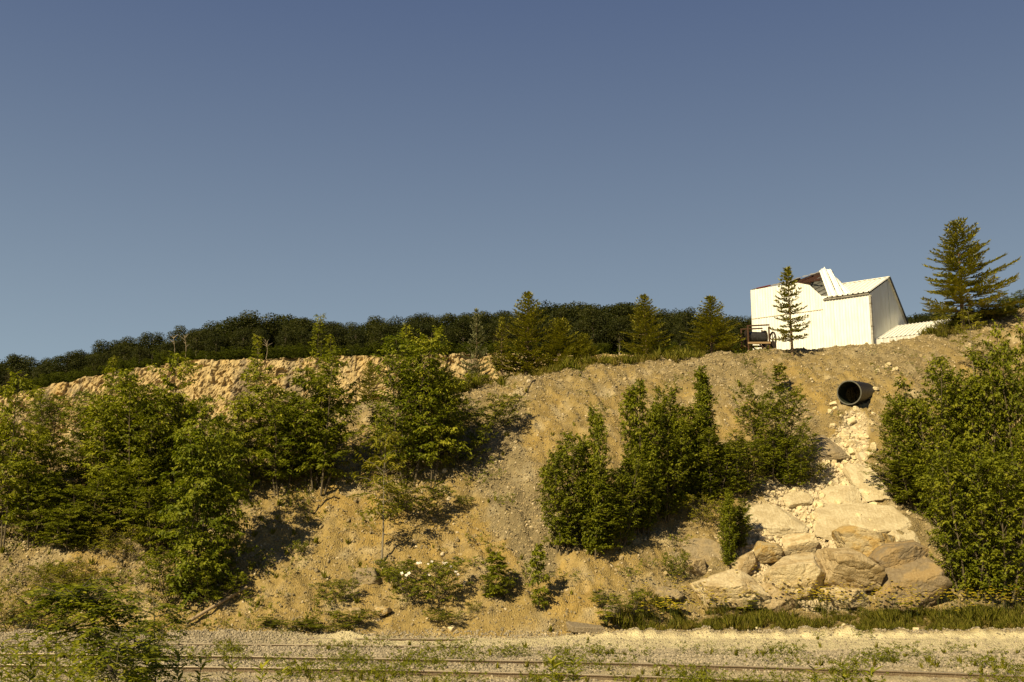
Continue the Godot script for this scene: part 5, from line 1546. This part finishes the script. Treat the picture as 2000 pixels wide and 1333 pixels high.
# a robinia shoot or tall herb close to the camera: compound leaves of oval leaflets
func build_foreground() -> void:
	var make_leaves := func(crown: Store, wood: Store, p: Vector3, dir: Vector3, l: float, pairs: int, lf: float, cols: Array) -> void:
		var side := dir.cross(Vector3.UP).normalized()
		var at := func(u: float) -> Vector3:
			return p + dir * l * u + Vector3(0, -0.3 * l * u * u, 0)
		wood.tube([p, at.call(0.5), at.call(1.0)], [0.0022, 0.0016, 0.001], 4, Color(0.1, 0.11, 0.03))
		for k in pairs:
			var u: float = (k + 1.0) / pairs
			for s in [-1.0, 1.0]:
				var d: Vector3 = (side * s + dir * 0.25 + Vector3(rf(-0.1, 0.1), rf(-0.3, 0.15), 0)).normalized()
				var up := (Vector3.UP + Vector3(rf(-0.3, 0.3), 0, rf(-0.3, 0.3)))
				up = (up - d * up.dot(d)).normalized()
				leaflet(crown, at.call(u), d, up, lf * rf(0.8, 1.15), lf * 0.5, pick(cols, rf(0.1, 0.8)))
	# the leaning robinia
	var list := [
		["robinia_shoot", "leaning dark-stemmed robinia shoot with compound leaves in the near left corner", "shrub", "compound", [Vector3(-2.75, -0.05, -8.00), Vector3(-2.89, 1.53, -8.00), Vector3(-3.01, 1.80, -8.00), Vector3(-3.11, 2.02, -8.00), Vector3(-3.17, 2.13, -8.00), Vector3(-3.24, 2.18, -8.00), Vector3(-3.34, 2.17, -8.00)], 0.02, 42, Color(0.07, 0.055, 0.04), 801, 0.3],
		["robinia_shoot", "bushy compound-leaved shoot right of the leaning robinia", "shrub", "compound", [Vector3(-2.97, -0.05, -8.60), Vector3(-2.98, 1.01, -8.60), Vector3(-2.99, 1.84, -8.60)], 0.012, 26, Color(0.09, 0.08, 0.04), 810, 0.45],
		["robinia_shoot", "thin robinia shoot rising before the pole on the slope", "shrub", "compound", [Vector3(-2.86, -0.05, -9.00), Vector3(-2.91, 1.16, -9.00), Vector3(-2.99, 2.12, -9.00)], 0.012, 26, Color(0.09, 0.08, 0.04), 811, 0.45],
		["robinia_shoot", "near robinia shoot crossing the leaning stem", "shrub", "compound", [Vector3(-2.83, -0.05, -7.60), Vector3(-2.79, 1.07, -7.60), Vector3(-2.74, 1.95, -7.60)], 0.012, 26, Color(0.09, 0.08, 0.04), 812, 0.45],
		["tall_herb", "tall green herb with narrow leaves, in the near left corner", "plant", "herb", [Vector3(-4.17, -0.05, -9.00), Vector3(-4.17, 0.96, -9.00), Vector3(-4.22, 1.75, -9.00)], 0.006, 100, Color(0.1, 0.12, 0.03), 830, 0.3],
		["tall_herb", "tall green herb with narrow leaves, in the near left corner", "plant", "herb", [Vector3(-3.78, -0.05, -8.40), Vector3(-3.78, 1.02, -8.40), Vector3(-3.82, 1.86, -8.40)], 0.006, 100, Color(0.1, 0.12, 0.03), 831, 0.3],
		["tall_herb", "tall green herb with narrow leaves, in the near left corner", "plant", "herb", [Vector3(-4.01, -0.05, -9.20), Vector3(-4.00, 0.93, -9.20), Vector3(-4.04, 1.70, -9.20)], 0.006, 100, Color(0.1, 0.12, 0.03), 832, 0.3],
		["tall_herb", "tall green herb with narrow leaves, in the near left corner", "plant", "herb", [Vector3(-3.65, -0.05, -8.80), Vector3(-3.65, 1.10, -8.80), Vector3(-3.70, 2.01, -8.80)], 0.006, 100, Color(0.1, 0.12, 0.03), 833, 0.3],
		["tall_herb", "tall green herb with narrow leaves, in the near left corner", "plant", "herb", [Vector3(-3.47, -0.05, -8.20), Vector3(-3.47, 1.06, -8.20), Vector3(-3.51, 1.93, -8.20)], 0.006, 100, Color(0.1, 0.12, 0.03), 834, 0.3],
		["tall_herb", "tall green herb with narrow leaves, in the near left corner", "plant", "herb", [Vector3(-3.46, -0.05, -8.60), Vector3(-3.45, 0.95, -8.60), Vector3(-3.49, 1.73, -8.60)], 0.006, 100, Color(0.1, 0.12, 0.03), 835, 0.3],
		["tall_herb", "tall green herb with narrow leaves, in the near left corner", "plant", "herb", [Vector3(-3.54, -0.05, -9.30), Vector3(-3.54, 1.01, -9.30), Vector3(-3.58, 1.84, -9.30)], 0.006, 100, Color(0.1, 0.12, 0.03), 836, 0.3],
		["tall_herb", "tall green herb with narrow leaves, in the near left corner", "plant", "herb", [Vector3(-3.57, -0.05, -7.80), Vector3(-3.56, 0.96, -7.80), Vector3(-3.58, 1.75, -7.80)], 0.006, 100, Color(0.1, 0.12, 0.03), 837, 0.3],
		["tall_herb", "tall green herb with narrow leaves, in the near left corner", "plant", "herb", [Vector3(-3.49, -0.05, -7.90), Vector3(-3.47, 0.97, -7.90), Vector3(-3.49, 1.76, -7.90)], 0.006, 100, Color(0.1, 0.12, 0.03), 838, 0.3],
		["tall_herb", "tall green herb with narrow leaves, in the near left corner", "plant", "herb", [Vector3(-3.14, -0.05, -8.00), Vector3(-3.12, 1.00, -8.00), Vector3(-3.14, 1.82, -8.00)], 0.006, 100, Color(0.1, 0.12, 0.03), 839, 0.3],
		["tall_herb", "tall green herb with narrow leaves, right of the robinia by the nearest rail", "plant", "herb", [Vector3(-2.57, -0.05, -8.40), Vector3(-2.55, 0.96, -8.40), Vector3(-2.57, 1.74, -8.40)], 0.006, 100, Color(0.1, 0.12, 0.03), 840, 0.3],
		["tall_herb", "tall green herb with narrow leaves, right of the robinia by the nearest rail", "plant", "herb", [Vector3(-2.74, -0.05, -8.20), Vector3(-2.72, 0.99, -8.20), Vector3(-2.75, 1.80, -8.20)], 0.006, 100, Color(0.1, 0.12, 0.03), 841, 0.3],
		["tall_herb", "tall green herb with narrow leaves, right of the robinia by the nearest rail", "plant", "herb", [Vector3(-2.55, -0.05, -8.80), Vector3(-2.52, 0.89, -8.80), Vector3(-2.51, 1.63, -8.80)], 0.006, 100, Color(0.1, 0.12, 0.03), 842, 0.3],
		["tall_herb", "tall green herb with narrow leaves, right of the robinia by the nearest rail", "plant", "herb", [Vector3(-2.25, -0.05, -8.60), Vector3(-2.21, 0.89, -8.60), Vector3(-2.20, 1.62, -8.60)], 0.006, 100, Color(0.1, 0.12, 0.03), 843, 0.3],
		["tall_herb", "tall green herb with narrow leaves, right of the robinia by the nearest rail", "plant", "herb", [Vector3(-1.96, -0.05, -8.40), Vector3(-1.93, 0.89, -8.40), Vector3(-1.92, 1.62, -8.40)], 0.006, 100, Color(0.1, 0.12, 0.03), 844, 0.3],
		["tall_herb", "tall green herb with narrow leaves, right of the robinia by the nearest rail", "plant", "herb", [Vector3(-1.87, -0.05, -8.80), Vector3(-1.85, 0.85, -8.80), Vector3(-1.86, 1.54, -8.80)], 0.006, 100, Color(0.1, 0.12, 0.03), 845, 0.3],
		["tall_herb", "tall green herb with narrow leaves, at the bottom edge before the nearest rail", "plant", "herb", [Vector3(0.36, -0.05, -9.00), Vector3(0.37, 0.88, -9.00), Vector3(0.33, 1.60, -9.00)], 0.006, 100, Color(0.1, 0.12, 0.03), 846, 0.3],
		["tall_herb", "tall green herb with narrow leaves, at the bottom edge before the nearest rail", "plant", "herb", [Vector3(0.48, -0.05, -9.20), Vector3(0.52, 0.87, -9.20), Vector3(0.52, 1.58, -9.20)], 0.006, 100, Color(0.1, 0.12, 0.03), 847, 0.3],
		["tall_herb", "tall green herb with narrow leaves, at the bottom edge before the nearest rail", "plant", "herb", [Vector3(2.41, -0.05, -8.60), Vector3(2.42, 0.87, -8.60), Vector3(2.38, 1.59, -8.60)], 0.006, 100, Color(0.1, 0.12, 0.03), 848, 0.3],
		["tall_herb", "tall green herb with narrow leaves, at the bottom edge before the nearest rail", "plant", "herb", [Vector3(2.51, -0.05, -8.40), Vector3(2.55, 0.89, -8.40), Vector3(2.56, 1.62, -8.40)], 0.006, 100, Color(0.1, 0.12, 0.03), 849, 0.3],
		["tall_herb", "tall green herb with narrow leaves, at the bottom edge before the nearest rail", "plant", "herb", [Vector3(2.74, -0.05, -8.50), Vector3(2.78, 0.87, -8.50), Vector3(2.79, 1.58, -8.50)], 0.006, 100, Color(0.1, 0.12, 0.03), 850, 0.3],
	]
	for b in list:
		rng.seed = b[8]
		var wood := Store.new()
		var crown := Store.new()
		var pts: Array = b[4]
		var base: Vector3 = pts[0]
		var loc := []
		var rad := []
		for k in pts.size():
			loc.append(pts[k] - base)
			rad.append(lerpf(b[5], b[5] * 0.35, float(k) / (pts.size() - 1)))
		wood.tube(loc, rad, 8, b[7])
		for k: int in b[6]:
			var u := lerpf(b[9], 1.0, (k + rf(0, 0.8)) / b[6])
			var q := u * (loc.size() - 1)
			var i := mini(int(q), loc.size() - 2)
			var p: Vector3 = (loc[i] as Vector3).lerp(loc[i + 1], q - i)
			var a := k * 2.4 + rf(-0.4, 0.4)
			if b[3] == "compound":
				var bl := rf(0.12, 0.42) * (1.15 - 0.55 * u)
				var bd := Vector3(cos(a), rf(-0.5, 0.8), sin(a)).normalized()
				wood.tube([p, p + bd * bl], [0.006, 0.002], 4, b[7])
				for j in 5:
					var e: float = a + rf(-1.3, 1.3)
					make_leaves.call(crown, wood, p + bd * bl * rf(0.25, 1.0), Vector3(cos(e), rf(-0.6, 0.6), sin(e)).normalized(), rf(0.15, 0.27), 7, 0.05, GREENS.dark if j % 2 else GREENS.light)
			else:
				var d := Vector3(cos(a), rf(0.15, 0.8), sin(a)).normalized()
				var up := (Vector3.UP - d * d.y).normalized()
				leaflet(crown, p, d, up, rf(0.07, 0.14), 0.026, pick(GREENS.light, rf(0.1, 0.9)))
		var o := thing(b[0], b[1], b[2], base, 0.0, "tall herbs close to the camera" if b[3] == "herb" else "robinia shoots in the near left corner")
		part("stem", wood.mesh(), M.bark, o)
		part("foliage", crown.mesh(), M.leaf, o)

func leaflet(st: Store, p: Vector3, d: Vector3, up: Vector3, l: float, w: float, col: Color) -> void:
	# an oval blade: six points round a rib
	var s := d.cross(up).normalized() * w
	var b := st.v.size()
	var rim := [[0.0, 0.0], [0.25, -0.42], [0.6, -0.5], [1.0, 0.0], [0.6, 0.5], [0.25, 0.42]]
	for r in rim:
		st.v.append(p + d * l * r[0] + s * r[1] + up * (absf(r[1]) * 0.25 * w - 0.12 * l * r[0] * r[0]))
		st.n.append((up - s.normalized() * r[1] * 0.5).normalized())
		st.c.append(col)
	for k in range(1, 5):
		st.i.append_array(PackedInt32Array([b, b + k, b + k + 1]))

func build_bits() -> void:
	# the pole lying on the slope, the cable on the crest, the concrete slab at the foot
	var a := spot(-8.77, 29.12) + Vector3(0, 0.12, 0)
	var b := spot(-7.44, 30.26) + Vector3(0, 0.18, 0)
	var st := Store.new()
	var mid := (a + b) * 0.5
	st.tube([a - mid, Vector3(0.02, 0.02, 0), b - mid], [0.05, 0.045, 0.035], 8, Color(0.3, 0.22, 0.13))
	var o := part("wooden_pole", st.mesh(), M.wood)
	o.position = mid
	tag(o, "weathered pole lying aslant on the slope above the ballast", "pole")
	for c in [["dark loose cable hanging down the slope from the crest by the spruces", [Vector2(1.52, 41.20), Vector2(1.00, 40.52), Vector2(0.48, 39.38), Vector2(0.09, 38.60), Vector2(-0.19, 38.16)]], ["thin dark root or cable lying along the slope edge under the shrub", [Vector2(-6.27, 33.40), Vector2(-5.90, 33.96), Vector2(-5.45, 34.18)]]]:
		var pts: Array = c[1]
		var st2 := Store.new()
		var line := []
		var rad := []
		var org := spot(pts[0].x, pts[0].y)
		for k in pts.size() - 1:
			for q in 5:
				var p: Vector2 = (pts[k] as Vector2).lerp(pts[k + 1], q / 5.0)
				line.append(spot(p.x, p.y) + Vector3(0, 0.035, 0) - org)
				rad.append(0.018)
		st2.tube(line, rad, 5, Color(0.07, 0.06, 0.05))
		var w := part("cable", st2.mesh(), M.rust)
		w.position = org
		tag(w, c[0], "cable")
	var st3 := Store.new()
	st3.box(Transform3D(Basis.from_scale(Vector3(0.45, 0.08, 0.4)), Vector3.ZERO), Color(0.27, 0.22, 0.15), 0.02)
	var s := part("concrete_slab", st3.mesh(), M.rock)
	s.position = spot(1.95, 29.08) + Vector3(0, 0.03, 0)
	s.rotation = Vector3(0.1, 0.2, -0.05)
	tag(s, "dark flat concrete slab at the edge of the dusty strip", "slab")
